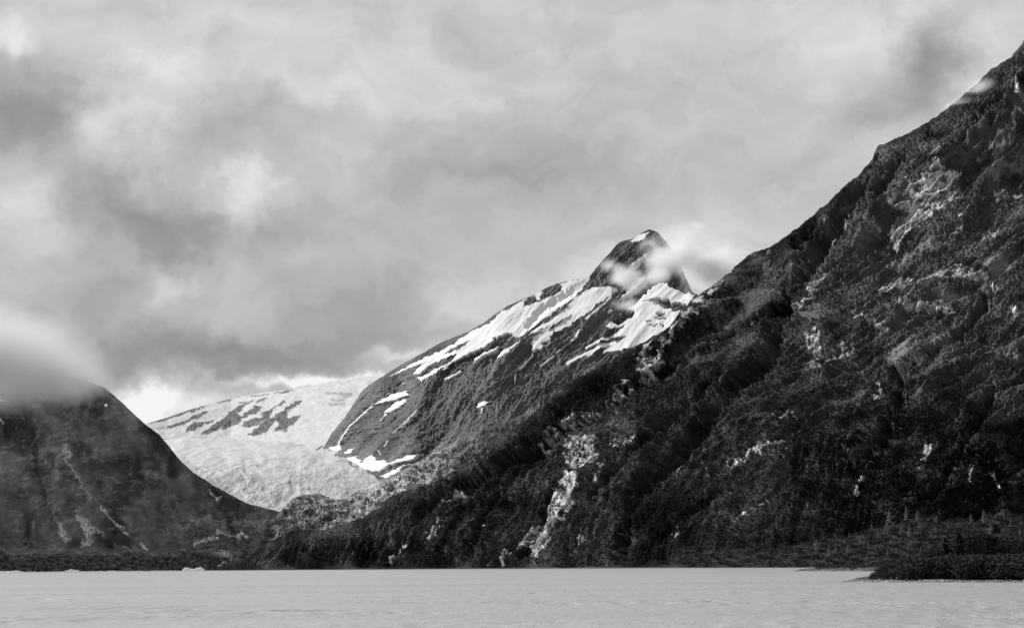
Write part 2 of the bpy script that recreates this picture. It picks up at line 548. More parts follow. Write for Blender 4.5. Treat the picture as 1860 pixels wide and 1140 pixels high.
    # rock steps out and is ribbed down the fall line
    h += rock * ((cr - .5) * 6.0 + (ridged(c / 17, l / 70, 2, 83) - .5) * 6 + .4)
    # scrub: clumps, wider than tall
    warpb = fbm(X / 40, Y / 40, 2, 95) * 10
    wB = 1 - sm(1050, 1330, X + (700 - Y) * .35)                # lower left: everything runs down the fall line
    yl = Y + .16 * X + warpb
    b1 = (ridged((X + wsx) / 17 + warpb * .04, (yl + .5 * wsy) / 6.8, 3, 91, .62) - .5) * (1 - wB) + (ridged(c / 7.5, l / 30, 3, 92, .62) - .5) * wB
    b2 = fbm(X / 5.5, Y / 3.6, 2, 97)
    veg = 1 - rock
    grass_n = sm(.12, .5, fbm(X / 120, (Y + .25 * X) / 38, 4, 101))
    GR = [([(1600, 640), (1640, 605), (1700, 600), (1722, 612), (1700, 630), (1660, 650)]), ([(1590, 462), (1640, 430), (1700, 415), (1720, 425), (1660, 445), (1620, 462)]),
          ([(1770, 470), (1820, 465), (1850, 490), (1800, 495)]), ([(1440, 652), (1470, 640), (1480, 650), (1445, 660)]),
          ([(1450, 570), (1490, 560), (1500, 572), (1470, 584)]), ([(1700, 530), (1740, 522), (1760, 536), (1720, 542)]), ([(1780, 290), (1860, 262), (1860, 275), (1790, 305)])]
    gg = np.zeros_like(X)
    for p in GR: gg = np.maximum(gg, poly_mask(X, Y, p, 6, (wsx * 1.5, wsy)))
    grass = np.maximum(grass_n * .45 * (1 - gsoft) * (1 - .7 * sm(740, 900, Y)), gg) * veg
    fine = .35 + .65 * sm(3, 14, np.minimum(below, under + 4))
    b3 = (ridged((X + wsx) / 60, (yl + wsy) / 17, 3, 93, .6) - .5) * (1 - wB) + (ridged((c + wsx) / 19, l / 90, 3, 94, .6) - .5) * wB
    h += ((b1 * 4.6 + b3 * 2.4) * (1 - .6 * grass) + b2 * 2.0 * (1 - .4 * grass)) * veg * fine * (1 - .35 * gsoft) * (1 - .5 * fan)
    h *= sm(0, 12, below)
    h = np.where(under < 30, h * (.25 + .75 * sm(0, 30, under)), h)
    scale = D / F
    P = P + n * (h * scale)[..., None]
    P[..., 2] = np.where(below > 1.0, np.maximum(P[..., 2], .4), P[..., 2])
    NEAR['full'] = P; NEAR['m'] = dict(rock=rock, grass=grass, fan=fan, below=below, under=under, X=X, Y=Y)
    tone = 1 + .9 * fbm(X / 60, Y / 45, 4, 111)
    cov = .025 * np.clip(tone, .3, 2.6) * (1 - .35 * gsoft)
    strk = sm(.52, .85, ridged((c + wsx * .5) / 7, l / 70, 3, 153)) * sm(-.05, .35, fbm(X / 60, Y / 60, 3, 155)) * (.35 + .65 * wB) * (1 - fan) * sm(2, 10, below)
    cov = cov + strk * .06 + .035 * sm(.78, .95, rib) * (1 - fan) * sm(0, .4, fbm(c / 6, l / 22, 3, 157)) * sm(2, 10, below)
    slope_shade = np.zeros_like(X)      # shadow painted into the cover colour: bands under the ridge, low slopes
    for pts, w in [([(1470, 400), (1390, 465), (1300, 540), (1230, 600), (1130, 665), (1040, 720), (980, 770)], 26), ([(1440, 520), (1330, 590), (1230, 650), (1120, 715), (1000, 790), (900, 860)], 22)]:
        slope_shade = np.maximum(slope_shade, line_mask(X, Y, pts, w * 1.5, w8, .3))
    low = sm(660, 820, Y + (X - 1600) * .15) * sm(1300, 1560, X)  # lower slopes painted darker, standing in for the shadow over them
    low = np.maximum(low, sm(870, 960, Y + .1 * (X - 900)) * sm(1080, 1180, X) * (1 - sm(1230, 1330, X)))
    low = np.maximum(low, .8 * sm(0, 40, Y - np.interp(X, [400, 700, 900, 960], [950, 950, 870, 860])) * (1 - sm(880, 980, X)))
    slope_shade = np.maximum(slope_shade, low * sm(-.5, .1, fbm(X / 60, Y / 40, 3, 141)))
    cov = cov * (1 - .72 * slope_shade) + grass * .05
    cov = cov * (1 + .55 * (1 - sm(480, 760, Y + .35 * (1500 - X))))
    cov = cov * (1 - fan) + fan * (.014 * np.clip(1 + 2.2 * fbm(X / 22, Y / 6, 4, 121, .6), .25, 3.4))
    rc = (.17 + .16 * fbm(c / 4, l / 26, 3, 131)) * (.5 + .75 * ridged(c / 3.4, l / 45, 2, 133)) * (.6 + 1.35 * np.clip(listed, 0, 1)) * (.35 + .65 * sm(.25, .5, cr)) * (1 + .25 * slabm)
    cov = cov * (1 - rock) + np.clip(rc, .05, .6) * rock
    sn = poly_mask(X, Y, [(1832, 320), (1850, 312), (1853, 315), (1838, 323)], 1.2)
    sn = np.maximum(sn, poly_mask(X, Y, [(1838, 566), (1846, 556), (1846, 564), (1841, 570)], 1.2))
    cov = cov * (1 - sn) + .7 * sn
    # shingle right at the waterline
    cov = np.where(below < 1.2, .06, cov)
    NEAR['P'] = P[::2, ::2].reshape(-1, 3); NEAR['XY'] = np.stack([X[::2, ::2].ravel(), Y[::2, ::2].ravel()], -1)
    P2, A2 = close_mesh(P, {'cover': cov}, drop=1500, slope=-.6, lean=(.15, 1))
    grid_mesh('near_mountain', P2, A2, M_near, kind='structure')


# ------------------------------------------------------------ mountain across the lake, top in cloud
def left_mountain():
    xs = np.arange(-420, 600, 1.3)
    D0 = soft([(-420, 3600), (0, 3850), (415, 4100), (600, 4300)])
    base = shore_py(D0)
    sil = [(-420, 640), (-200, 655), (-60, 672), (0, 676), (60, 682), (110, 685), (150, 688), (190, 704), (205, 716), (225, 733), (250, 757), (262, 768), (290, 790), (330, 838),
           (352, 858), (380, 876), (405, 891), (425, 902), (450, 913), (480, 922), (500, 927), (520, 932), (560, 940), (600, 950)]
    top0 = curve(sil); top = lambda x: top0(x) + fbm(np.asarray(x) / 15., np.asarray(x) * 0, 3, 261) * 1.4
    toe = soft([(-420, 985), (0, 992), (120, 998), (300, 995), (420, 985), (600, 985)])
    segs = dict(D0=D0, k0=soft([(-420, .09), (150, .10), (330, .2), (600, .2)]), breaks=[(toe, soft([(-420, .8), (200, .78), (350, .62), (600, .5)]))])
    X, Y, P, D = hillside(xs, base, segs, top, 480)
    n = normals(P)
    yb = base(xs)[None, :]; yt = top(xs)[None, :]
    below = yb - Y; under = Y - yt
    wx = fbm(X / 110, Y / 110, 3, 211) * 30; wy = fbm(X / 110, Y / 110, 3, 221) * 30
    ws = (fbm(X / 12, Y / 12, 3, 231) * 7, fbm(X / 12, Y / 12, 3, 241) * 7)
    xa, ya = X + wx, Y + wy
    ca, sa = -.80, .60           # this slope falls to the right
    c = -ca * xa * .9 - sa * ya * .6; l = .55 * xa + .83 * ya
    edge = sm(0, 40, under)
    fan = sm(-3, 8, Y - toe(xs)[None, :])
    h = (ridged(c / 110, l / 260, 3, 203) - .55) * 9 * edge
    h += (ridged(c / 40, l / 170, 3, 209) - .55) * 3.2 * (.2 + .8 * edge)
    h += (ridged((X + wx) / 26, (Y + wy) / 15, 3, 213) - .5) * 1.2 + fbm(X / 6, Y / 4, 2, 215) * .45
    for pts, w, d in [([(95, 830), (130, 870), (170, 920), (215, 965), (235, 985)], 9, 4), ([(185, 910), (215, 945), (250, 975), (262, 990)], 7, 4),
                      ([(60, 780), (70, 850), (90, 920), (105, 970)], 10, 4), ([(300, 830), (330, 900), (380, 950)], 12, 4), ([(150, 720), (200, 790), (260, 870), (300, 930)], 12, 3)]:
        h -= line_mask(X, Y, pts, w, ws, 0) * d
    knob = poly_mask(X, Y, [(280, 960), (330, 935), (400, 925), (480, 940), (520, 960), (480, 985), (380, 985), (300, 980)], 12, ws)
    h += knob * (ridged(X / 30, Y / 14, 3, 217) - .4) * 7
    h += (ridged(X / 12, Y / 6, 3, 219) - .5) * 3.0 * fan
    h *= sm(0, 8, below)
    h = np.where(under < 25, h * (.3 + .7 * sm(0, 25, under)), h)
    P = P + n * (h * D / F)[..., None]
    P[..., 2] = np.where(below > 1.0, np.maximum(P[..., 2], .4), P[..., 2])
    cov = .085 * np.clip(1 + 1.0 * fbm(c / 34, l / 90, 4, 251, .5), .4, 2.2) * (1 - .4 * (sm(.05, .45, fbm(X / 70, Y / 50, 3, 253))))
    bare = sm(.25, .5, fbm(X / 18, Y / 12, 3, 261) + .22 * fbm(X / 80, Y / 80, 2, 263)) * (1 - fan)
    cov += bare * .04
    fanc = .075 * np.clip(1 + 1.4 * fbm(X / 19, Y / 6, 4, 271, .6), .35, 2.6)
    dark = sm(1004, 1010, Y + fbm(X / 30, Y / 10, 2, 273) * 8)
    fanc = fanc * (1 - dark) + .045 * np.clip(1 + 1.5 * fbm(X / 10, Y / 5, 3, 275, .6), .3, 2.5) * dark
    light = np.exp(-((Y - 992) / 12) ** 2) * np.exp(-((X - 150) / 110) ** 2)
    fanc += light * .1
    cov = cov * (1 - fan) + fanc * fan
    for pts, w, v in [([(120, 815), (122, 830)], 7, .15), ([(108, 832), (104, 870)], 6, .09), ([(150, 945), (165, 965), (160, 985), (153, 990)], 6, .2), ([(140, 930), (155, 962), (178, 960), (185, 968)], 4, .16),
                      ([(108, 955), (118, 975), (125, 982)], 5, .18), ([(120, 835), (150, 880), (163, 905)], 2.6, .12), ([(185, 922), (205, 945), (228, 968)], 2.4, .2), ([(228, 990), (240, 1003)], 2, .25),
                      ([(255, 983), (263, 995)], 3.5, .3), ([(355, 985), (372, 982), (392, 980)], 4, .25), ([(395, 968), (445, 970)], 4, .22), ([(440, 966), (447, 972)], 3, .35),
                      ([(495, 945), (502, 958)], 3, .4), ([(380, 892), (400, 905)], 2.4, .25), ([(270, 858), (290, 862)], 8, .09), ([(390, 1006), (420, 1008)], 3, .16), ([(395, 1028), (425, 1018)], 1.6, .25), ([(0, 723), (4, 725)], 1.8, .6), ([(188, 733), (192, 735)], 1.5, .6),
                      ([(0, 760), (6, 764)], 2, .25), ([(330, 965), (350, 945), (380, 938)], 4, .12), ([(430, 945), (480, 950)], 7, .13)]:
        m = line_mask(X, Y, pts, w * 1.7, (ws[0] * .9, ws[1] * .9), 0) * np.clip(.75 + 1.1 * fbm(X / 4, Y / 7, 3, 277), .1, 1)
        cov = cov * (1 - m) + v * 2.0 * m
    cov = cov * (1 - knob * .0) + knob * .05 * sm(.0, .4, fbm(X / 9, Y / 6, 3, 281))
    cov = np.where(below < 1.2, .05, cov)
    P2, A2 = close_mesh(P, {'cover': cov}, drop=1200, slope=-.7, lean=(-.4, 1))
    grid_mesh('cloud_topped_mountain', P2, A2, M_far, kind='structure')


G_BREAK = 862


def glacier_depth(x, y):
    """depth of the ice surface under a photograph pixel"""
    x = np.asarray(x, float); y = np.asarray(y, float)
    t = ray(x, y)[..., 2]
    D0 = 5000.; z0 = (ray(x, np.full_like(x, 945.))[..., 2]) * D0
    k1, k2 = .25, .13
    tb = ray(x, np.full_like(x, float(G_BREAK)))[..., 2]
    Db = (z0 - k1 * D0) / (tb - k1)
    zb = tb * Db
    return np.where(y >= G_BREAK, (z0 - k1 * D0) / (t - k1), (zb - k2 * Db) / (t - k2))


def glacier():
    xs = np.arange(215, 790, 1.2); rows = np.arange(955, 781, -.8)
    X, Y = np.meshgrid(xs, rows)
    D = glacier_depth(X, Y)
    P = CC + ray(X, Y) * D[..., None]
    n = normals(P)
    # flow bends round towards the tongue at the lower left
    wx = fbm(X / 80, Y / 50, 3, 311) * 16; wy = fbm(X / 80, Y / 50, 3, 321) * 10
    xa, ya = X + wx, Y + wy
    rr = np.hypot((xa - 520) / 1.9, (ya - 985)); th = np.arctan2(985 - ya, (xa - 520) / 1.9)
    low = sm(800, 880, Y + wy)
    broken = low * (.5 + .5 * sm(-.2, .4, fbm(X / 50, Y / 30, 3, 331)))
    h = (ridged(rr / 5.0, th * 9, 3, 341) - .5) * 2.0 * broken
    h += (ridged(xa / 60, (ya + .12 * xa) / 5, 2, 351) - .5) * .5 * (1 - .5 * low)
    h += fbm(X / 60, Y / 22, 3, 361) * 5 + fbm(X / 5, Y / 3, 2, 363) * .9 * low
    # crevassed steps over the lip
    h += (ridged((ya + .25 * xa) / 17, xa / 50, 2, 371) - .5) * 2.5 * low
    P = P + n * (h * D / F)[..., None] * .55
    dirt = sm(.05, .55, fbm(xa / 34, (ya + .3 * xa) / 6, 4, 381))
    cov = .27 + .05 * (1 - low) - .07 * dirt + .15 * fbm(th * 22, rr / 40, 4, 391) * low + .03 * fbm(X / 10, Y / 5, 3, 393)
    cov = cov - .09 * low * sm(.66, .86, ridged((rr + wx) / 11, th * 6, 2, 399)) * sm(-.2, .3, fbm(X / 30, Y / 20, 2, 400))
    ws = (fbm(X / 10, Y / 10, 2, 395) * 6, fbm(X / 10, Y / 10, 2, 397) * 4)
    for pts, w, v in [([(570, 806), (588, 806)], 2, .07), ([(572, 815), (598, 814)], 2.6, .06), ([(595, 812), (625, 825)], 2.4, .07), ([(612, 826), (648, 832)], 4, .08),
                      ([(632, 840), (650, 848)], 3, .06), ([(640, 838), (660, 836)], 2, .07), ([(668, 856), (690, 862), (735, 845)], 6, .07), ([(630, 890), (660, 880)], 2.2, .2),
                      ([(610, 895), (640, 885)], 3, .2), ([(425, 893), (440, 880)], 3, .3), ([(430, 905), (470, 920), (500, 928)], 4, .25), ([(600, 905), (625, 890)], 3, .22)]:
        m = line_mask(X, Y, pts, w, ws, .3)
        cov = cov * (1 - m) + v * m
    bot = P[:1].copy(); bot[..., 2] -= 150; bot[..., 1] -= 10
    far = P[-1:].copy(); far[..., 1] += 500; far[..., 2] -= 60
    P2 = np.concatenate([bot, P, far]); cov = np.concatenate([cov[:1], cov, cov[-1:]])
    grid_mesh('glacier', P2, {'cover': np.clip(cov, .04, .8)}, M_ice, kind='structure')


def crop(pts, ox, oy, s):
    return [(ox + a / s, oy + b / s) for a, b in pts]


def snow_hill():
    xs = np.arange(180, 900, 1.0)
    sil = [(180, 800), (225, 785), (268, 768), (300, 759), (340, 745), (380, 733), (432, 721), (480, 712), (540, 706), (570, 700), (600, 692), (640, 686), (690, 680), (760, 672), (900, 655)]
    top = curve(sil)
    base = curve([(180, 800), (300, 797), (420, 797), (560, 806), (700, 815), (900, 815)])
    D0 = lambda x: glacier_depth(x, base(x) - 0.) * 1.0
    segs = dict(D0=D0, k0=soft([(180, .34), (900, .34)]), breaks=[])
    X, Y, P, D = hillside(xs, base, segs, top, 170)
    n = normals(P)
    ws = (fbm(X / 9, Y / 7, 3, 411) * 4.6, fbm(X / 9, Y / 7, 3, 421) * 2.4)
    C = lambda p: crop(p, 240, 640, 3.354)
    R = [[(100, 425), (200, 395), (330, 350), (470, 315), (400, 348), (300, 383), (200, 412), (110, 432)], [(505, 308), (570, 285), (650, 270), (660, 275), (560, 303)],
         [(700, 268), (830, 250), (835, 256), (720, 272)], [(860, 246), (940, 233), (1005, 226), (960, 241), (880, 251)],
         [(200, 460), (240, 435), (320, 418), (370, 385), (440, 358), (475, 360), (400, 397), (320, 432), (230, 462)],
         [(318, 482), (340, 452), (370, 428), (440, 418), (505, 406), (500, 418), (430, 442), (380, 475), (340, 486)],
         [(408, 500), (480, 450), (560, 400), (600, 355), (650, 326), (700, 300), (740, 290), (690, 322), (655, 352), (640, 380), (660, 388), (690, 365), (745, 328), (795, 325), (775, 352), (740, 372), (662, 408), (650, 442), (600, 445), (545, 468), (540, 450), (520, 477), (440, 500)],
         [(668, 420), (740, 400), (790, 393), (785, 368), (840, 343), (890, 318), (930, 293), (922, 312), (860, 345), (842, 372), (838, 402), (770, 442), (700, 457), (668, 452)],
         [(703, 502), (760, 458), (830, 408), (900, 368), (940, 328), (1000, 293), (1045, 289), (985, 340), (950, 362), (948, 400), (1030, 380), (1012, 412), (960, 452), (930, 488), (920, 473), (860, 482), (892, 428), (880, 420), (840, 452), (820, 493), (800, 488), (750, 510)],
         [(640, 302), (700, 290), (690, 300), (650, 312)], [(740, 300), (820, 275), (815, 283), (750, 306)]]
    rk = np.zeros_like(X)
    for p in R: rk = np.maximum(rk, poly_mask(X, Y, C(p), 1.0, ws))
    h = rk * (1.2 + (ridged(X / 7, Y / 6, 3, 431) - .5) * 2.2) + fbm((X + 1.5 * Y) / 40, (Y - .3 * X) / 16, 3, 441) * 3
    h *= sm(0, 10, Y - top(xs)[None, :]) * sm(0, 5, base(xs)[None, :] - Y)
    P = P + n * (h * D / F)[..., None] * .6
    cov = .36 + .04 * fbm((X + Y) / 30, (Y - .3 * X) / 5, 4, 451)
    for p, w in [([(1180, 250), (1330, 250)], 2.5), ([(1220, 290), (1300, 290)], 2.5), ([(1200, 315), (1290, 312)], 3), ([(1280, 265), (1330, 262)], 3)]:
        cov -= line_mask(X, Y, C(p), w * 1.5, ws, 0) * .16
    rc = .062 * np.clip(1 + .8 * fbm(X / 8, Y / 6, 3, 461), .4, 2)
    cov = cov * (1 - rk) + rc * rk
    P2, A2 = close_mesh(P, {'cover': cov}, drop=2500, slope=-.3)
    P2[0, :, 2] -= 80
    grid_mesh('snowfield', P2, A2, M_snowy, kind='structure')


def snow_peak():
    xs = np.arange(588, 1560, .95)
    sil = [(588, 812), (600, 790), (612, 775), (625, 758), (640, 735), (655, 712), (668, 700), (690, 686), (720, 667), (750, 650), (775, 637), (800, 622), (825, 611), (850, 602), (880, 585), (900, 570), (920, 556),
           (945, 545), (970, 535), (990, 524), (1010, 515), (1035, 509), (1055, 506), (1072, 499), (1082, 487), (1093, 474), (1106, 461), (1118, 446), (1126, 439), (1137, 435), (1147, 434), (1155, 430), (1168, 421), (1180, 416),
           (1194, 421), (1213, 442), (1232, 472), (1245, 503), (1258, 531), (1320, 560), (1400, 600), (1560, 660)]
    top = curve(sil)
    base = curve([(588, 812), (600, 815), (625, 829), (655, 850), (672, 864), (690, 880), (705, 920), (720, 962), (800, 975), (1560, 985)])
    gd = lambda x: glacier_depth(x, base(x))
    _xx = np.array([560, 588, 600, 625, 655, 672, 690.])
    D0 = soft(list(zip(_xx, gd(_xx))) + [(740, 4900), (900, 4500), (1200, 4250), (1560, 4100)], 22)
    segs = dict(D0=D0, k0=soft([(588, 1.1), (640, .9), (720, .68), (1560, .64)], 40), breaks=[])
    X, Y, P, D = hillside(xs, base, segs, top, 560)
    n = normals(P)
    under = Y - top(xs)[None, :]; below = base(xs)[None, :] - Y
    wx = fbm(X / 120, Y / 120, 2, 511) * 14; wy = fbm(X / 120, Y / 120, 2, 521) * 14
    ws = (fbm(X / 9, Y / 9, 3, 531) * 4.5, fbm(X / 9, Y / 9, 3, 541) * 3)
    xa, ya = X + wx, Y + wy
    c = .72 * xa + .69 * ya; l = -.72 * xa + .69 * ya
    C = lambda p: crop(p, 580, 400, 2.4786)
    SN = [[(310, 705), (420, 643), (540, 588), (600, 558), (690, 498), (760, 468), (830, 402), (900, 370), (940, 345), (1000, 320), (1075, 290), (1130, 272), (1180, 262), (1222, 246), (1180, 312), (1120, 372), (1060, 412), (1000, 452), (955, 488), (915, 522),
           (870, 528), (800, 532), (740, 565), (690, 590), (650, 612), (600, 640), (560, 668), (520, 692), (465, 716), (430, 706), (475, 690), (520, 655), (440, 692), (415, 690), (440, 665), (480, 640), (400, 665)],
          [(1150, 352), (1200, 320), (1240, 300), (1310, 302), (1348, 298), (1312, 340), (1262, 372), (1232, 402), (1165, 450), (1120, 482), (1050, 512), (1042, 542), (1000, 575), (960, 580), (955, 550), (978, 520), (1020, 500), (960, 512), (905, 545), (850, 592), (805, 622), (800, 600), (870, 560), (930, 532), (960, 500), (1040, 458), (1100, 412), (1130, 380)],
          [(690, 648), (700, 620), (740, 590), (810, 558), (800, 572), (730, 612)],
          [(1348, 362), (1380, 330), (1400, 300), (1430, 264), (1490, 258), (1474, 290), (1440, 312), (1400, 342)],
          [(1430, 362), (1460, 330), (1500, 290), (1540, 273), (1600, 300), (1690, 338), (1660, 380), (1620, 372), (1560, 350), (1500, 350), (1430, 372)],
          [(1390, 392), (1440, 362), (1500, 362), (1560, 388), (1640, 405), (1640, 440), (1600, 470), (1520, 520), (1440, 560), (1360, 592), (1278, 597), (1310, 570), (1345, 550), (1385, 522), (1310, 530), (1350, 500), (1372, 475), (1312, 492), (1288, 480), (1310, 463), (1350, 470), (1400, 440), (1420, 412)],
          [(238, 832), (300, 790), (390, 764), (396, 780), (330, 808), (270, 822)], [(283, 880), (305, 845), (340, 815), (394, 800), (345, 850), (300, 866)], [(708, 842), (730, 820), (762, 811), (745, 836)],
          [(0, 1042), (30, 1026), (92, 1014), (104, 1032), (50, 1050)], [(108, 1045), (150, 1022), (135, 1048)],
          [(100, 1075), (165, 1060), (180, 1090), (232, 1052), (252, 1080), (282, 1078), (312, 1092), (430, 1042), (412, 1070), (310, 1102), (262, 1132), (170, 1112)],
          [(270, 1150), (390, 1090), (350, 1130), (300, 1160)], [(1403, 96), (1430, 70), (1485, 52), (1472, 82), (1432, 99)], [(1366, 255), (1400, 205), (1490, 138), (1440, 200), (1385, 250)],
          [(295, 780), (318, 768), (315, 776)], [(358, 737), (378, 726), (380, 735)]]
    SL = [([(1118, 645), (1160, 620), (1210, 598), (1270, 572), (1330, 555)], 4.0), ([(1205, 573), (1250, 550), (1300, 535)], 3.5), ([(1210, 615), (1240, 590)], 3), ([(998, 650), (1055, 610)], 1.8), ([(1135, 542), (1150, 530)], 1.5), ([(1155, 525), (1173, 497)], 2.4),
          ([(1208, 442), (1260, 395), (1310, 350)], 2.8), ([(566, 712), (600, 695), (633, 676)], 2.6), ([(1300, 407), (1315, 400)], 2.5), ([(600, 1080), (640, 1075)], 0.1), ([(560, 675), (578, 660)], 1.5), ([(1068, 592), (1085, 580)], 1.5), ([(1200, 448), (1215, 435)], 2.4),
          ([(962, 585), (958, 610), (900, 665)], 1.2), ([(882, 685), (878, 715)], 1.1), ([(235, 838), (190, 880), (140, 925), (105, 975), (88, 1012)], 1.5), ([(735, 845), (728, 868)], 1.0), ([(300, 870), (272, 900)], .9), ([(480, 820), (400, 900), (330, 960)], .8), ([(310, 990), (290, 1015)], .8), ([(262, 1035), (265, 1052)], 1)]
    HOLES = [[(562, 602), (600, 575), (680, 540), (662, 562), (620, 588)], [(450, 694), (482, 660), (560, 622), (614, 608), (590, 640), (530, 672), (480, 692)],
             [(915, 392), (920, 370), (940, 345), (965, 340), (980, 362), (1000, 355), (1000, 310), (1045, 285), (1080, 288), (1092, 318), (1060, 335), (1000, 362)],
             [(830, 402), (880, 372), (960, 328), (1020, 295), (1090, 268), (1090, 275), (1020, 305), (960, 338), (900, 372), (840, 408)],
             [(1120, 445), (1140, 430), (1080, 465), (1000, 495), (985, 505), (1040, 480)], [(1050, 480), (1110, 450), (1060, 490), (1010, 505)],
             [(1515, 415), (1550, 412), (1560, 422), (1530, 424)], [(1510, 428), (1555, 432), (1562, 440), (1530, 438)], [(1470, 450), (1500, 448), (1498, 454)], [(1485, 465), (1520, 463), (1515, 470)], [(1530, 458), (1560, 470), (1545, 470)],
             [(1320, 535), (1375, 520), (1370, 532), (1310, 555), (1230, 585), (1290, 553)], [(1490, 352), (1540, 345), (1580, 360), (1640, 375), (1610, 405), (1560, 385), (1510, 372)], [(780, 530), (855, 505), (880, 515), (830, 540)], [(1000, 550), (1040, 540), (1015, 560)]]
    wsn = (ws[0] + .7 * ws[1], ws[1] * .5 - .5 * ws[0])
    sn = np.zeros_like(X)
    for p in SN: sn = np.maximum(sn, poly_mask(X, Y, C(p), 1.0, wsn))
    for p in HOLES: sn = sn * (1 - poly_mask(X, Y, C(p), 1.0, wsn))
    for p, w in SL: sn = np.maximum(sn, line_mask(X, Y, C(p), w, (wsn[0] * .35, wsn[1] * .35), .7))
    edge = sm(0, 40, under)
    rock = 1 - sn
    rel = (ridged(c / 105, l / 300, 3, 503) - .55) * 15 * edge
    h = rel * (1 - .65 * sn) + (ridged(c / 26, l / 80, 4, 505, .55) - .55) * 4.5 * (.12 + .88 * rock)
    h += ((ridged(c / 8, l / 17, 3, 507, .6) - .5) * 3.2 + fbm(X / 4, Y / 3, 2, 509) * .9) * rock
    h += sn * (1.0 + fbm(c / 14, l / 50, 3, 513) * 1.0)
    for pts, w, d in [([(780, 735), (740, 780), (700, 815), (660, 842)], 10, 4), ([(1200, 500), (1150, 540), (1100, 575), (1060, 615)], 12, 5), ([(1080, 500), (1040, 530), (990, 560), (960, 590)], 12, 5),
                      ([(900, 640), (860, 720), (800, 790), (750, 830)], 12, 4), ([(1180, 470), (1140, 500), (1120, 530)], 10, 5)]:
        h -= line_mask(X, Y, pts, w, ws, 0) * d
    h *= sm(0, 12, below)
    h = np.where(under < 25, h * (.25 + .75 * sm(0, 25, under)), h)
    P = P + n * (h * D / F)[..., None]
    tone = 1 + .55 * fbm(c / 40, l / 160, 4, 551) + .5 * fbm(c / 9, l / 50, 3, 553)
    rc = .058 * np.clip(tone, .4, 2.2)
    # bare slabs low on the valley side
    slab = sm(740, 860, Y + .25 * (X - 800)) * sm(-.1, .45, fbm(c / 22, l / 40, 3, 555))
    rc += slab * .09
    rc = rc * (1 - .35 * sm(1090, 1130, X) * (Y < 520) * rock)
    scar = .0
    cov = rc * .95 * rock + (.56 + .05 * fbm(c / 30, l / 60, 3, 557)) * sn
    P2, A2 = close_mesh(P, {'cover': cov}, drop=2500, slope=-.6)
    P2[0, :, 2] -= 150
    grid_mesh('snowy_peak', P2, A2, M_snowy, kind='structure')


def knoll():
    xs = np.arange(484, 960, .9)
    sil = [(484, 952), (498, 944), (508, 930), (520, 918), (532, 906), (548, 899), (565, 896), (580, 895), (592, 899), (605, 905), (622, 906), (635, 897), (650, 891), (668, 889), (685, 884), (700, 872), (720, 858), (745, 846), (770, 832), (800, 815), (850, 790), (900, 770), (960, 750)]
    top = curve(sil)
    base = curve([(484, 985), (960, 1000)])
    D0 = soft([(484, 4480), (700, 4250), (960, 4000)])
    segs = dict(D0=D0, k0=soft([(484, .42), (640, .45), (720, .5), (960, .6)]), breaks=[])
    X, Y, P, D = hillside(xs, base, segs, top, 200)
    n = normals(P)
    under = Y - top(xs)[None, :]
    ws = (fbm(X / 14, Y / 10, 3, 611) * 8, fbm(X / 14, Y / 10, 3, 621) * 6)
    xa, ya = X + ws[0], Y + ws[1]
    c = .5 * xa + .87 * ya; l = -.87 * xa + .5 * ya
    h = (ridged(xa / 44, ya / 22, 2, 601) - .5) * 10 + (ridged((xa + ya) / 16, (ya - .4 * xa) / 9, 3, 605, .45) - .5) * 3 + (ridged(xa / 5, ya / 3, 2, 607) - .5) * .7
    crack = sm(.62, .8, ridged(xa / 16, ya / 9, 2, 609))
    h -= crack * 1.5
    h = h * (.35 + .65 * sm(0, 20, under))
    P = P + n * (h * D / F)[..., None]
    veg = sm(-.1, .35, fbm(X / 22, Y / 10, 4, 631) + .25 * sm(940, 960, Y))
    pale = sm(610, 660, X) * (1 - sm(760, 900, X))
    cov = (.18 + .10 * pale) * np.clip(1 + .9 * fbm(xa / 10, ya / 6, 3, 641), .4, 1.9) * (1 - crack * .55)
    cov = cov * (1 - veg * (1 - .5 * pale)) + .055 * veg * (1 - .5 * pale)
    cov = cov * (1 - sm(760, 900, X)) + .075 * sm(760, 900, X) * np.clip(1 + .8 * fbm(c / 20, l / 60, 3, 643), .4, 2)
    P2, A2 = close_mesh(P, {'cover': cov}, drop=260, slope=-.5)
    P2[0, :, 2] -= 120
    grid_mesh('rocky_knoll', P2, A2, M_far, kind='structure')


near_mountain(); left_mountain(); glacier(); snow_hill(); snow_peak(); knoll()

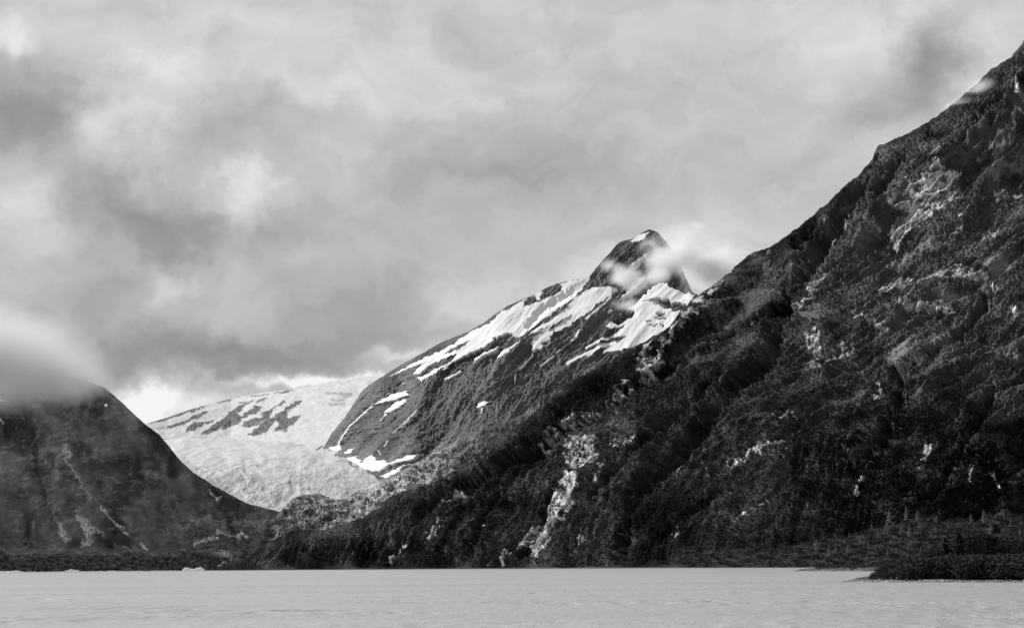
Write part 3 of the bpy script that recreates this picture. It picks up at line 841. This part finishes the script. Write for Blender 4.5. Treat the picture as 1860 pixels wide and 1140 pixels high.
# ------------------------------------------------------------ lake
def lake():
    m, t, p, out = base_mat("silty_water")
    co = t.nodes.new('ShaderNodeTexCoord').outputs['Object']
    a = noise_(t, V_(t, 'MULTIPLY', co, (.30, .13, 1)), 1.0, 4, .6)
    b = noise_(t, V_(t, 'MULTIPLY', co, (.012, .05, 1)), 1.0, 4, .55)
    hgt = M_(t, 'MULTIPLY_ADD', b, 2.0, a)
    bp = t.nodes.new('ShaderNodeBump'); bp.inputs['Strength'].default_value = .7; bp.inputs['Distance'].default_value = .7
    t.links.new(hgt, bp.inputs['Height']); t.links.new(bp.outputs[0], p.inputs['Normal'])
    c1 = noise_(t, V_(t, 'MULTIPLY', co, (.002, .012, 1)), 1.0, 3, .5)
    v = M_(t, 'MULTIPLY_ADD', M_(t, 'SUBTRACT', c1, .5), .10, .225)
    setin(t, p, 'Base Color', grey(t, v))
    p.inputs['Roughness'].default_value = .38
    p.inputs['Specular IOR Level'].default_value = .35
    p.inputs['IOR'].default_value = 1.33
    # sheet out to the horizon, real wavelets near the camera
    ys = np.concatenate([[-3000, -200, 60], np.geomspace(90, 900, 420), [1500, 3000, 6000, 14000, 60000]])
    us = np.linspace(-1, 1, 520)
    X = us[None, :] * (np.abs(ys)[:, None] * .46 + 60)
    X = np.where(ys[:, None] > 1000, us[None, :] * np.maximum(ys[:, None], 3000) * 1.2, X)
    X[:3] = us[None, :] * 3000
    Y = np.broadcast_to(ys[:, None], X.shape)
    amp = sm(95, 120, Y) * (1 - sm(500, 900, Y))
    Z = (ridged(X / 5.5 + fbm(X / 20, Y / 20, 2, 705), Y / 9, 3, 701) - .55) * .4 + fbm(X / 40, Y / 16, 2, 703) * .10
    Z = Z * amp * sm(-.45, .35, fbm(X / 60, Y / 40, 2, 707))
    grid_mesh('lake', np.stack([X, Y, Z], -1), {}, m, kind='structure')


lake()


# ============================================================ low land in front of the near mountain
def uv_at(px, D):
    r = ray(np.asarray(px, float), np.full(np.shape(px), 1000.))
    return r[..., 0] * D


M_beach = terrain_mat("beach_and_turf", 2.0, bump=.5, dist=.2, var=.45)


def strip_land(name, xs, Df, Db, zmax, cover, seed, rows=70):
    """low land between a front shore Df(x) and a back shore Db(x)"""
    u = np.linspace(0, 1, rows)[:, None]
    f = Df(xs)[None, :]; b = np.maximum(Db(xs)[None, :], f + .5)
    D = f + (b - f) * u
    Xw = uv_at(np.broadcast_to(xs[None, :], D.shape), D)
    d = np.minimum(D - f, b - D)
    f1 = f + fbm(Xw / 14, D * 0 + seed, 3, seed) * 1.5
    z = -.35 + zmax * (1 - np.exp(-np.maximum(d + fbm(Xw / 9, D / 9, 3, seed) * 1.6, 0) / 9.)) + np.minimum(d, 2) * .12
    z += fbm(Xw / 6, D / 6, 3, seed + 1) * .18 * sm(1, 5, d)
    cov = cover(Xw, D, z, d)
    grid_mesh(name, np.stack([Xw, D, z], -1), {'cover': cov}, M_beach, kind='structure')
    LAND[name] = (xs, Df, Db, np.stack([Xw, D, z], -1))


LAND = {}
PT_X = np.arange(1522, 2150, 1.0)
pt_front = curve([(1522, 452), (1560, 449), (1640, 440), (1750, 424), (1860, 410), (2150, 385)])
pt_back = curve([(1522, 454), (1545, 462), (1575, 500), (1620, 580), (1700, 640), (1860, 680), (2150, 700)])
strip_land('wooded_point', PT_X, pt_front, pt_back, 1.7,
           lambda X, Y, z, d: np.where(z < .55, .12 * np.clip(1 + 1.2 * fbm(X * 1.3, Y * 1.3, 2, 801), .3, 2.4), .035), 800)
SP_X = np.arange(1440, 1900, 1.5)
sp_front = curve([(1440, 1085), (1480, 1060), (1540, 1010), (1600, 985), (1700, 960), (1900, 930)])
sp_back = curve([(1440, 1088), (1470, 1120), (1500, 1300), (1560, 1430), (1900, 1400)])
strip_land('low_spit', SP_X, sp_front, sp_back, 2.2,
           lambda X, Y, z, d: np.where(z < .4, .10, .045 * np.clip(1 + 1.3 * fbm(X / 14, Y / 18, 3, 811), .3, 2.4)), 810)


def land_z(name, px, D):
    xs, f, b, P = LAND[name]
    X = uv_at(np.array([px]), D)[0]
    j = int(np.clip(np.searchsorted(xs, px), 0, len(xs) - 1))
    i = int(np.clip(round((D - f(px)) / max(b(px) - f(px), .5) * (P.shape[0] - 1)), 0, P.shape[0] - 1))
    return X, float(P[i, j, 2])


# ------------------------------------------------------------ trees and shrubs
def foliage_mat(name, v, var=.5, trans=.12):
    m, t, p, out = base_mat(name)
    co = t.nodes.new('ShaderNodeTexCoord').outputs['Object']
    n = noise_(t, co, 1.4, 3, .6)
    g = t.nodes.new('ShaderNodeNewGeometry').outputs['Random Per Island']
    k = M_(t, 'MULTIPLY_ADD', M_(t, 'SUBTRACT', n, .5), 2 * var, 1)
    k = M_(t, 'MULTIPLY', k, M_(t, 'MULTIPLY_ADD', g, .9, .55))
    c = grey(t, M_(t, 'MULTIPLY', k, v))
    setin(t, p, 'Base Color', c)
    p.inputs['Roughness'].default_value = .8
    p.inputs['Specular IOR Level'].default_value = .08
    return m


M_leaf = foliage_mat("leaf", .030, .95)
M_needle = foliage_mat("needles", .012)
M_needle_far = foliage_mat("sunlit_needles", .22, .3)  # far crowns get their sunlit look from this paler needle colour
M_bark = plain_mat("bark", .06, scale=6)
M_pale_bark = plain_mat("pale_bark", .22, scale=6)


def tube(V, Fc, pts, rad, n=6):
    base = len(V); pts = [Vector(p) for p in pts]
    for i, p in enumerate(pts):
        d = (pts[min(i + 1, len(pts) - 1)] - pts[max(i - 1, 0)]).normalized()
        a = d.orthogonal().normalized(); b = d.cross(a)
        for k in range(n):
            an = 2 * math.pi * k / n
            V.append(tuple(p + (a * math.cos(an) + b * math.sin(an)) * rad[i]))
    for i in range(len(pts) - 1):
        for k in range(n):
            Fc.append((base + i * n + k, base + i * n + (k + 1) % n, base + (i + 1) * n + (k + 1) % n, base + (i + 1) * n + k))
    Fc.append(tuple(base + (len(pts) - 1) * n + k for k in range(n)))


def leaves(V, Fc, R, c, spread, size, n, flat=.5):
    for _ in range(n):
        o = Vector((R.gauss(0, 1) * spread[0], R.gauss(0, 1) * spread[1], R.gauss(0, 1) * spread[2])) + c
        a = Vector((R.uniform(-1, 1), R.uniform(-1, 1), R.uniform(-1, 1) * flat)).normalized()
        b = a.orthogonal().normalized(); b = (b * math.cos(R.random() * 6) + a.cross(b) * math.sin(R.random() * 6))
        s = size * R.uniform(.6, 1.4); k = len(V)
        V += [tuple(o - a * s), tuple(o + b * s * .5), tuple(o + a * s), tuple(o - b * s * .5)]
        Fc.append((k, k + 1, k + 2, k + 3))


def spruce_parts(seed, H, W, tiers, boughs, per, leaf, lean=0.0, gap=.15):
    R = random.Random(seed)
    V, Fc = [], []
    top = Vector((lean * H, 0, H))
    bend = R.uniform(-.02, .02) * H
    axis = lambda t: Vector((lean * H * t + bend * math.sin(3 * t), 0, H * t))
    tube(V, Fc, [axis(t) for t in (0, .25, .5, .75, 1)], [H * .018, H * .014, H * .010, H * .005, H * .001], 7)
    trunk = (V, Fc)
    LV, LF = [], []; BV, BF = V, Fc
    for i in range(tiers):
        t = .06 + .93 * (i / tiers) ** .9
        if R.random() < gap * .5: continue
        rad = W * (1 - t) ** .85 * R.uniform(.7, 1.15) + W * .05
        for b in range(boughs):
            if R.random() < gap: continue
            an = R.random() * 6.283; rr = rad * R.uniform(.6, 1.15)
            p0 = axis(t); p1 = p0 + Vector((math.cos(an) * rr, math.sin(an) * rr, -rr * R.uniform(.15, .5)))
            if rr > W * .4 and i % 3 == 0:
                tube(BV, BF, [p0, p1], [H * .003, H * .001], 4)
            for k in range(per):
                f = (k + R.random()) / per
                q = p0.lerp(p1, f ** .8)
                leaves(LV, LF, R, q, (rr * .07, rr * .07, rr * .05), leaf * (1.1 - .4 * f), 2, .3)
    # leader
    leaves(LV, LF, R, axis(.97), (W * .03, W * .03, H * .02), leaf * .7, 8)
    return trunk, (LV, LF)


def broadleaf_parts(seed, H, W, stems, clumps, per, leaf, openness=.3):
    R = random.Random(seed)
    V, Fc = [], []; LV, LF = [], []
    for sI in range(stems):
        an = R.random() * 6.283; ln = R.uniform(.05, .42)
        h = H * R.uniform(.7, 1.0) if sI else H
        tip = Vector((math.cos(an) * W * ln, math.sin(an) * W * ln, h)) if sI else Vector((R.uniform(-.1, .1) * W, 0, h))
        root = Vector((R.uniform(-.1, .1) * W, R.uniform(-.1, .1) * W, 0))
        mid = root.lerp(tip, .5) + Vector((R.uniform(-.08, .08) * W, R.uniform(-.08, .08) * W, 0))
        tube(V, Fc, [root, mid, tip * .97], [H * .016, H * .010, H * .002], 6)
        for c in range(clumps):
            f = .14 + .86 * (c + R.random()) / clumps
            q = (root.lerp(mid, f * 2) if f < .5 else mid.lerp(tip, f * 2 - 1))
            wr = W * .42 * math.sin(math.pi * min(.94, .25 + f * .62)) * R.uniform(.4, 1.1)
            a2 = R.random() * 6.283
            o = q + Vector((math.cos(a2) * wr, math.sin(a2) * wr, R.uniform(-.02, .06) * H))
            if c % 2 == 0: tube(V, Fc, [q, o], [H * .004, H * .001], 4)
            s = W * R.uniform(.05, .11)
            leaves(LV, LF, R, o, (s, s, s * .8), leaf, per)
    return (V, Fc), (LV, LF)


def make_plant(kind, parts, leafmat, barkmat, trunk_name='trunk', crown_name='crown'):
    (V, Fc), (LV, LF) = parts
    o = bpy.data.objects.new(kind, None); ROOT.objects.link(o)
    raw_mesh(trunk_name, V, Fc, barkmat, parent=o)
    raw_mesh(crown_name, LV, LF, leafmat, parent=o)
    return o


USED = set()


def plant(proto, loc, sc, rz, label, cat, group, sz=1.0):
    if proto.name not in USED:
        o = proto; USED.add(proto.name)
    else:
        o = proto.copy(); ROOT.objects.link(o)
        for ch in [c for c in proto.children]:
            c2 = ch.copy(); ROOT.objects.link(c2); c2.parent = o
        USED.add(o.name)
    o.location = loc; o.scale = (sc, sc, sc * sz); o.rotation_euler = (0, 0, rz)
    o['label'] = label; o['category'] = cat; o['group'] = group
    return o


# conifers on the flat at the foot of the dark slope
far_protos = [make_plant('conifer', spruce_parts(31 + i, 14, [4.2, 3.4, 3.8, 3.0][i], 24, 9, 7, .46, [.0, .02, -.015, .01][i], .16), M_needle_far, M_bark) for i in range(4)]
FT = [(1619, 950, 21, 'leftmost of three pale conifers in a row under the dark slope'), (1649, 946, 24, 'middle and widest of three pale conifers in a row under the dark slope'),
      (1667, 951, 22, 'rightmost, slim one of three pale conifers in a row under the dark slope'), (1654, 977, 27, 'tallest conifer on the flat directly below the row of three'),
      (1637, 970, 19, None), (1789, 950, 25, 'ragged conifer high at the right, uphill from the wooded point'), (1801, 968, 24, 'leaning conifer just above the tree tops of the wooded point'),
      (1483, 1002, 24, 'slender pale conifer farthest left on the flat by the far shore'), (1506, 1007, 20, None), (1519, 1000, 16, None), (1541, 1002, 17, None), (1577, 1000, 18, 'single pointed conifer midway between far shore and row of three'),
      (1595, 977, 17, None), (1541, 967, 13, None), (1514, 965, 12, None), (1700, 967, 13, None), (1762, 943, 15, None), (1613, 1009, 12, None), (1673, 1002, 12, None), (1854, 971, 17, None),
      (1722, 958, 12, None), (1560, 985, 12, None), (1632, 990, 11, None), (1715, 985, 12, None), (1583, 960, 11, None), (1835, 955, 13, None)]
R0 = random.Random(5)
for i, (px, py, hp, lab) in enumerate(FT):
    d2 = (NEAR['XY'][:, 0] - px) ** 2 + (NEAR['XY'][:, 1] - py) ** 2
    q = NEAR['P'][int(np.argmin(d2))]
    h = hp * q[1] / F
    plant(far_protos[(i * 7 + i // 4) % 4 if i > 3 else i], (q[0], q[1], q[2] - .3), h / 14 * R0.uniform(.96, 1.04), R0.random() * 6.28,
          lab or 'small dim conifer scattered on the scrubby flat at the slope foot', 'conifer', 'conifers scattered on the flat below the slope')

# the wooded point: broadleaf trees and spruces over a fringe of shrubs
sp_protos = [make_plant('spruce', spruce_parts(61 + i, 13, [4.6, 5.4, 4.0][i], 30, 9, 12, .30, 0, .22), M_needle, M_bark) for i in range(3)]
bt_protos = [make_plant('cottonwood', broadleaf_parts(71 + i, 12, [7.5, 6.5, 8.5, 6.5][i], 6, 42, 28, .26), M_leaf, M_pale_bark) for i in range(4)]
sh_protos = [make_plant('shrub', broadleaf_parts(81 + i, 3.2, [3.6, 4.4, 3.0, 5.0, 3.6][i], 6, 13, 22, .19), M_leaf, M_bark, 'stem', 'foliage') for i in range(5)]


def on_point(px, D):
    X, z = land_z('wooded_point', px, D)
    return (X, D, z - .05)


# px, distance, top row in the photograph, kind, label
PT = [(1652, 466, 1009, 's', 'smallest spruce, poking out of the shrubs left of the grove'), (1682, 470, 999, 'b', 'low rounded leafy tree leading up to the grove from the left'),
      (1700, 476, 990, 'b', 'leafy tree at the left foot of the grove on the point'), (1718, 470, 974, 's', 'small dark spruce standing leftmost among the tall trees of the point'), (1758, 478, 960, 'b', 'leafy tree with pale lit crown at the left of the tall trees'),
      (1744, 468, 964, 's', 'very dark dense spruce left of the pale leafy crown'), (1780, 486, 962, 'b', 'round leafy tree between the two dark spruces'),
      (1768, 500, 972, 'b', 'leafy tree half hidden behind its neighbours near the middle of the point'), (1812, 480, 950, 's', 'tallest dark spruce in the middle of the point'),
      (1832, 474, 972, 'b', 'leafy tree with bright right side, right of the tallest spruce'), (1797, 470, 970, 's', 'dark spruce in front of the tallest spruce'),
      (1856, 482, 968, 'b', 'leafy tree cut by the right edge of the photograph'), (1847, 470, 990, 'b', 'lower leafy tree in front near the right edge'),
      (1880, 470, 975, 's', 'dark spruce just beyond the right edge'), (1908, 480, 968, 'b', 'leafy tree beyond the right edge of the photograph'),
      (1733, 490, 992, 'b', 'short leafy tree behind the leftmost dark spruce'), (1790, 492, 975, 's', 'slim spruce behind the middle leafy tree')]
R1 = random.Random(77)
for i in range(18):      # second rank, closing the grove behind
    px = 1722 + i * 11 + R1.uniform(-5, 5)
    PT.append((px, 500 + R1.uniform(-8, 60), 984 + R1.uniform(-8, 10), 'sb'[i % 3 > 0], 'tree deep inside the grove of the wooded point, mostly hidden by the front trees'))
bi = si = 0
for (px, D, ty, k, lab) in PT:
    loc = on_point(px, D)
    topz = CAM_H + D * ray(np.float64(px), np.float64(ty))[2]
    H = topz - loc[2]
    if k == 's':
        plant(sp_protos[si % 3], loc, H / 13, R0.random() * 6.28, lab, 'spruce', 'tall trees on the wooded point'); si += 1
    else:
        plant(bt_protos[bi % 4], loc, H / 12, R0.random() * 6.28, lab, 'tree', 'tall trees on the wooded point'); bi += 1
outline = curve([(1566, 1051), (1574, 1042), (1590, 1033), (1615, 1025), (1640, 1016), (1665, 1010), (1690, 1004), (1720, 996), (1760, 994), (2100, 990)])
cnt = 0
for row, (off, n) in enumerate([(9, 36), (20, 28), (34, 22), (50, 16), (72, 11)]):
    for i in range(n):
        px = 1572 + (1960 - 1572) * (i + R0.uniform(.1, .9)) / n + row * 6
        D = float(pt_front(px)) + off + R0.uniform(-3, 4)
        if D > float(pt_back(px)) - 4: continue
        loc = on_point(px, D)
        ty = float(outline(px)) + [17, 9, 4, 0, -3][row] * R0.uniform(.3, 1.2) + R0.uniform(-2, 4)
        H = max(1.1, CAM_H + D * ray(np.float64(px), np.float64(ty))[2] - loc[2])
        H = min(H, 6.0)
        slab = ['dark leafy shrub of the front row, just above the beach stones of the point', 'shrub of the second rank, behind the front row of the thicket',
                'taller shrub in the middle of the thicket on the point', 'shrub at the foot of the grove, behind the thicket', 'shrub at the far back edge of the wooded point'][row]
        if row == 0 and i == 0: slab = 'first low shrub at the left end of the thicket, next to the bare gravel tip'
        plant(sh_protos[(cnt * 3 + row) % 5], loc, max(H, 1.6) / 3.2, R0.random() * 6.28, slab, 'shrub', 'shrubs fringing the wooded point' if row == 0 and i == 0 else ['front row shrubs on the point', 'second rank shrubs on the point', 'middle shrubs on the point', 'shrubs under the grove', 'back edge shrubs of the point'][row], sz=H / max(H, 1.6)); cnt += 1


def pebbles():
    V, Fc = [], []; R = random.Random(9)
    ph = (1 + 5 ** .5) / 2
    ico = [(-1, ph, 0), (1, ph, 0), (-1, -ph, 0), (1, -ph, 0), (0, -1, ph), (0, 1, ph), (0, -1, -ph), (0, 1, -ph), (ph, 0, -1), (ph, 0, 1), (-ph, 0, -1), (-ph, 0, 1)]
    fi = [(0, 11, 5), (0, 5, 1), (0, 1, 7), (0, 7, 10), (0, 10, 11), (1, 5, 9), (5, 11, 4), (11, 10, 2), (10, 7, 6), (7, 1, 8), (3, 9, 4), (3, 4, 2), (3, 2, 6), (3, 6, 8), (3, 8, 9), (4, 9, 5), (2, 4, 11), (6, 2, 10), (8, 6, 7), (9, 8, 1)]
    for i in range(1500):
        px = R.uniform(1526, 2050); D = float(pt_front(px)) + abs(R.gauss(.8, 1.6)) + .2
        X, z = land_z('wooded_point', px, D)
        s = R.uniform(.08, .22) * (2.0 if R.random() < .07 else 1)
        k = len(V); a = R.random() * 6.28
        for v in ico:
            x, y, w = (c * s * .6 * R.uniform(.8, 1.2) for c in v)
            V.append((X + x * math.cos(a) - y * math.sin(a), D + x * math.sin(a) + y * math.cos(a), max(z, 0) + w * .7 + s * .2))
        Fc += [tuple(k + j for j in f) for f in fi]
    o = raw_mesh('beach_stones', V, Fc, plain_mat("beach_stone", .26, scale=1.5, var=.6))
    finish(o, 'pale stones scattered along the waterline of the wooded point', 'stones', kind='stuff')


pebbles()


def low_scrub():
    V, Fc = [], []; R = random.Random(19)
    for i in range(620):
        px = R.uniform(1482, 1880); f, b = float(sp_front(px)), float(sp_back(px))
        D = f + 6 + (min(b, f + 330) - f - 10) * R.random() ** 1.3
        X, z = land_z('low_spit', px, D)
        H = R.uniform(.6, 2.2) * (1.5 if R.random() < .1 else 1)
        for c in range(9):
            leaves(V, Fc, R, Vector((X + R.uniform(-1.4, 1.4), D + R.uniform(-1.4, 1.4), z + H * R.uniform(.2, 1))), (.5, .5, .3), .32, 5)
    o = raw_mesh('low_scrub', V, Fc, foliage_mat("scrub_leaf", .03))
    finish(o, 'low willow scrub covering the flat spit behind the wooded point', 'scrub', kind='stuff')


low_scrub()

def mountain_scrub(n_bush=95000):
    """alder and willow clumps all over the slope, far too many to count"""
    rs = np.random.RandomState(4)
    m = NEAR['m']; P = NEAR['full']
    X, Y = m['X'], m['Y']
    w = (1 - m['rock']) * (1 - .9 * m['grass']) * (m['below'] > 3) * (X < 1885)
    w = w * (.28 + .72 * sm(520, 760, Y + .35 * (1500 - X))) * np.where(X < 760, .22, 1.0) * (1 - .45 * m['fan']) * (.35 + 1.0 * sm(-.35, .35, fbm(X / 22, Y / 10, 3, 151))) * np.clip(m['under'] / 6, .15, 1) * 1.0
    area = np.abs(np.gradient(Y, axis=0))          # rows are closer together in short columns
    w = (w * area).ravel(); w = np.cumsum(w); w /= w[-1]
    idx = np.searchsorted(w, rs.rand(n_bush))
    base = P.reshape(-1, 3)[idx]
    dist = base[:, 1]
    size = rs.uniform(.8, 2.0, n_bush) * np.minimum(dist / 2400, 1.1) ** .75 * np.where(rs.rand(n_bush) < .06, 1.6, 1)
    K = 7
    c = base[:, None, :] + rs.randn(n_bush, K, 3) * size[:, None, None] * np.array([.75, .75, .30]) + np.array([0, 0, .75]) * size[:, None, None]
    a = rs.randn(n_bush, K, 3) * np.array([1, 1, .45]); a /= np.linalg.norm(a, axis=-1, keepdims=True)
    b = np.cross(a, rs.randn(n_bush, K, 3)); b /= np.linalg.norm(b, axis=-1, keepdims=True)
    s = (size[:, None, None] * rs.uniform(.35, .75, (n_bush, K, 1)))
    V = np.stack([c - a * s, c + b * s * .6, c + a * s, c - b * s * .6], 2).reshape(-1, 3)
    nf = n_bush * K
    me = bpy.data.meshes.new('mountain_scrub')
    me.vertices.add(nf * 4); me.vertices.foreach_set('co', V.astype(np.float32).ravel())
    me.loops.add(nf * 4); me.polygons.add(nf)
    me.loops.foreach_set('vertex_index', np.arange(nf * 4, dtype=np.int32))
    me.polygons.foreach_set('loop_start', np.arange(0, nf * 4, 4, dtype=np.int32))
    me.polygons.foreach_set('loop_total', np.full(nf, 4, np.int32))
    me.update(calc_edges=True)
    cc = np.where(m['fan'].ravel()[idx] > .5, .85, 1.0)
    low_shade = sm(660, 820, Y.ravel()[idx] + (X.ravel()[idx] - 1600) * .15) * sm(1300, 1560, X.ravel()[idx])  # painted shadow of the lower right slope, carried into the clump colour
    tone = (.030 - .023 * low_shade * (m['fan'].ravel()[idx] < .5)) * rs.uniform(.45, 1.7, n_bush) * cc
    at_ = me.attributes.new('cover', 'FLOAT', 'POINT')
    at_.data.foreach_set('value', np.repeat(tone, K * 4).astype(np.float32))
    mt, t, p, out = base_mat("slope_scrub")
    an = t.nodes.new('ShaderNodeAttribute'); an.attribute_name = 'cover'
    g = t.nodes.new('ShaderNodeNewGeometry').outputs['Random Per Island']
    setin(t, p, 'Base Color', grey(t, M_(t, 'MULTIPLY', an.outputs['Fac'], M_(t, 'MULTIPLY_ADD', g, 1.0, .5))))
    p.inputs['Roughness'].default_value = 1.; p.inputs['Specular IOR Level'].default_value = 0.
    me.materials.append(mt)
    o = bpy.data.objects.new('mountain_scrub', me)
    finish(o, 'dark alder and willow scrub covering the steep slope above the lake', 'scrub', kind='stuff')


mountain_scrub()

# ------------------------------------------------------------ ice on the lake
def ice_mat():
    m, t, p, out = base_mat("berg_ice")
    co = t.nodes.new('ShaderNodeTexCoord').outputs['Object']
    n = noise_(t, co, .25, 5, .6)
    setin(t, p, 'Base Color', grey(t, M_(t, 'MULTIPLY_ADD', n, .25, .68)))
    p.inputs['Roughness'].default_value = .5
    bp = t.nodes.new('ShaderNodeBump'); bp.inputs['Distance'].default_value = .8
    t.links.new(n, bp.inputs['Height']); t.links.new(bp.outputs[0], p.inputs['Normal'])
    return m


M_berg = ice_mat()


def iceberg(x0, x1, py, prof, depth, label, seed):
    """prof: (fraction across, height in photograph pixels)"""
    D = float(np.interp((x0 + x1) / 2, [-420, 0, 415], [3600, 3850, 4100])) - 45 - depth * 1.5
    base = at((x0 + x1) / 2, 1030, D); base[2] = 0
    W = (x1 - x0) * D / F; n, m = 46, 22
    u = np.linspace(-.06, 1.06, n)[None, :]; v = np.linspace(-1, 1, m)[:, None]
    ph = np.interp(u, [p[0] for p in prof], [p[1] for p in prof]) * D / F
    ph = ph * (u > 0) * (u < 1)
    X = (u - .5) * W + 0 * v; Y = v * depth + 0 * u
    z = ph * (1 - np.abs(v) ** 2.2) * (1 + .35 * fbm(X / (W * .12), Y / 6, 3, seed)) - .6
    z = np.where((u < 0) | (u > 1) | (np.abs(v) > .98), -1.5, z)
    Y = Y + fbm(X / 14, Y / 14, 2, seed + 3) * depth * .25
    grid_mesh('iceberg', np.stack([X + base[0], Y + D, z], -1), {}, M_berg, label=label, cat='iceberg', group='icebergs along the far shore')


iceberg(331, 372, 1033.6, [(0, 0), (.06, 4.5), (.2, 5.8), (.4, 3.6), (.55, 3.2), (.68, 5), (.8, 6.5), (.92, 4.5), (1, 0)], 14, 'two-humped white iceberg in front of where the slopes meet', 901)
iceberg(114, 146, 1037.0, [(0, 0), (.2, 2.6), (.45, 4.4), (.7, 3.8), (.9, 2), (1, 0)], 12, 'low domed iceberg under the left mountain', 911)
iceberg(-22, 46, 1039.4, [(0, .3), (.3, 2), (.6, 2.4), (.8, 3), (.92, 1.6), (1, 0)], 12, 'long flat iceberg cut by the left edge', 921)
iceberg(186, 220, 1036.2, [(0, 0), (.3, 1.4), (.5, 1.9), (.7, 1.2), (1, 0)], 9, 'flat sliver of ice right of the low domed iceberg', 931)


def brash():
    V, Fc = [], []; R = random.Random(3)
    for i in range(240):
        px = R.choice([R.uniform(-30, 330), R.uniform(40, 260)]); D = float(np.interp(px, [-420, 0, 415], [3600, 3850, 4100])) - R.uniform(10, 60)
        b = at(px, 1030, D); s = R.uniform(1.5, 7); h = R.uniform(.3, 1.3); k = len(V)
        a = R.random() * 3
        ring = [(s * math.cos(a + j * 1.0472) * R.uniform(.6, 1.2), s * math.sin(a + j * 1.0472) * R.uniform(.6, 1.2)) for j in range(6)]
        for (x, y) in ring: V.append((b[0] + x, b[1] + y, -.4))
        for (x, y) in ring: V.append((b[0] + x * .7, b[1] + y * .7, h * R.uniform(.6, 1.1)))
        for j in range(6): Fc.append((k + j, k + (j + 1) % 6, k + 6 + (j + 1) % 6, k + 6 + j))
        Fc.append(tuple(k + 6 + j for j in range(6)))
    finish(raw_mesh('brash_ice', V, Fc, M_berg), 'thin line of small floating ice along the left shore', 'ice', kind='stuff')


brash()

# ============================================================ cloud on the mountains, and the air between
def cloud(name, lo, hi, label, dens, scale, thr, soft_, ells, aniso=0., albedo=.97, stretch=(1, 1, 1), floor=None):
    """a closed body of mist; density is noise shaped by soft ellipsoids in world metres"""
    m = bpy.data.materials.new(name); m.use_nodes = True
    t = m.node_tree; t.nodes.clear()
    out = t.nodes.new('ShaderNodeOutputMaterial'); pv = t.nodes.new('ShaderNodeVolumePrincipled')
    t.links.new(pv.outputs[0], out.inputs['Volume'])
    pv.inputs['Color'].default_value = (albedo, albedo, albedo, 1)
    pv.inputs['Anisotropy'].default_value = aniso
    geo = t.nodes.new('ShaderNodeNewGeometry').outputs['Position']
    n = noise_(t, V_(t, 'MULTIPLY', geo, stretch), scale, 5, .6, .4)
    shape = None
    for (c, r) in ells:
        d = V_(t, 'DIVIDE', V_(t, 'SUBTRACT', geo, tuple(c)), tuple(r))
        q = V_(t, 'LENGTH', d, out=1)
        e = M_(t, 'SUBTRACT', 1.0, q)
        shape = e if shape is None else M_(t, 'MAXIMUM', shape, e)
    v = M_(t, 'ADD', M_(t, 'MULTIPLY', M_(t, 'SUBTRACT', n, .5), soft_[1]), shape)
    v = M_(t, 'DIVIDE', M_(t, 'SUBTRACT', v, thr), soft_[0], clamp=True)
    # keep clear of the walls of the box
    v = M_(t, 'MULTIPLY', v, M_(t, 'MULTIPLY_ADD', shape, 2.0, .9, clamp=True))
    v = M_(t, 'MULTIPLY', M_(t, 'MULTIPLY', v, v), dens)
    t.links.new(v, pv.inputs['Density'])
    V = [(x, y, z) for x in (lo[0], hi[0]) for y in (lo[1], hi[1]) for z in (lo[2], hi[2])]
    Fc = [(0, 1, 3, 2), (4, 6, 7, 5), (0, 4, 5, 1), (2, 3, 7, 6), (0, 2, 6, 4), (1, 5, 7, 3)]
    o = raw_mesh(name, V, Fc, m)
    finish(o, label, 'cloud')
    return o


def bounds(ells, pad=1.46):
    c = np.array([e[0] for e in ells]); r = np.array([e[1] for e in ells]) * pad
    return (c - r).min(0), (c + r).max(0)


E = []
for (px, py, D, rx, ry, rd) in [(-40, 640, 4950, 310, 118, 900), (-330, 590, 5000, 340, 150, 950), (96, 678, 4980, 132, 62, 650)]:
    E.append((at(px, py, D), (rx * D / F, rd, ry * D / F)))
lo, hi = bounds(E)
cloud('low_cloud', lo, hi, 'grey cloud bank lying over the top of the left mountain', .012, .003, .08, (.9, 1.0), E, albedo=.70)
E = []
for (px, py, D, rx, ry, rd) in [(1232, 460, 5600, 78, 62, 360), (1295, 492, 5700, 96, 54, 360), (1192, 500, 5550, 46, 24, 220), (1106, 483, 5750, 30, 19, 140), (1130, 506, 5600, 34, 20, 140), (1140, 552, 5350, 40, 20, 150), (1185, 560, 5300, 34, 14, 120), (1150, 505, 5550, 62, 36, 120)]:
    E.append((at(px, py, D), (rx * D / F, rd, ry * D / F)))
lo, hi = bounds(E)
cloud('summit_mist', lo, hi, 'thin bright mist wrapped round the summit of the snowy peak', .024, .0080, .14, (.9, 2.1), E, stretch=(1, .6, 1.2), albedo=.77)
E = [(at(1780, 158, 3050), (34 * 3010 / F, 110, 17 * 3010 / F)), (at(1738, 190, 3060), (50 * 3010 / F, 100, 9 * 3010 / F))]
lo, hi = bounds(E)
cloud('ridge_mist', lo, hi, 'small puff of mist spilling over the steep ridge at upper right', .02, .012, .2, (.8, 1.8), E)
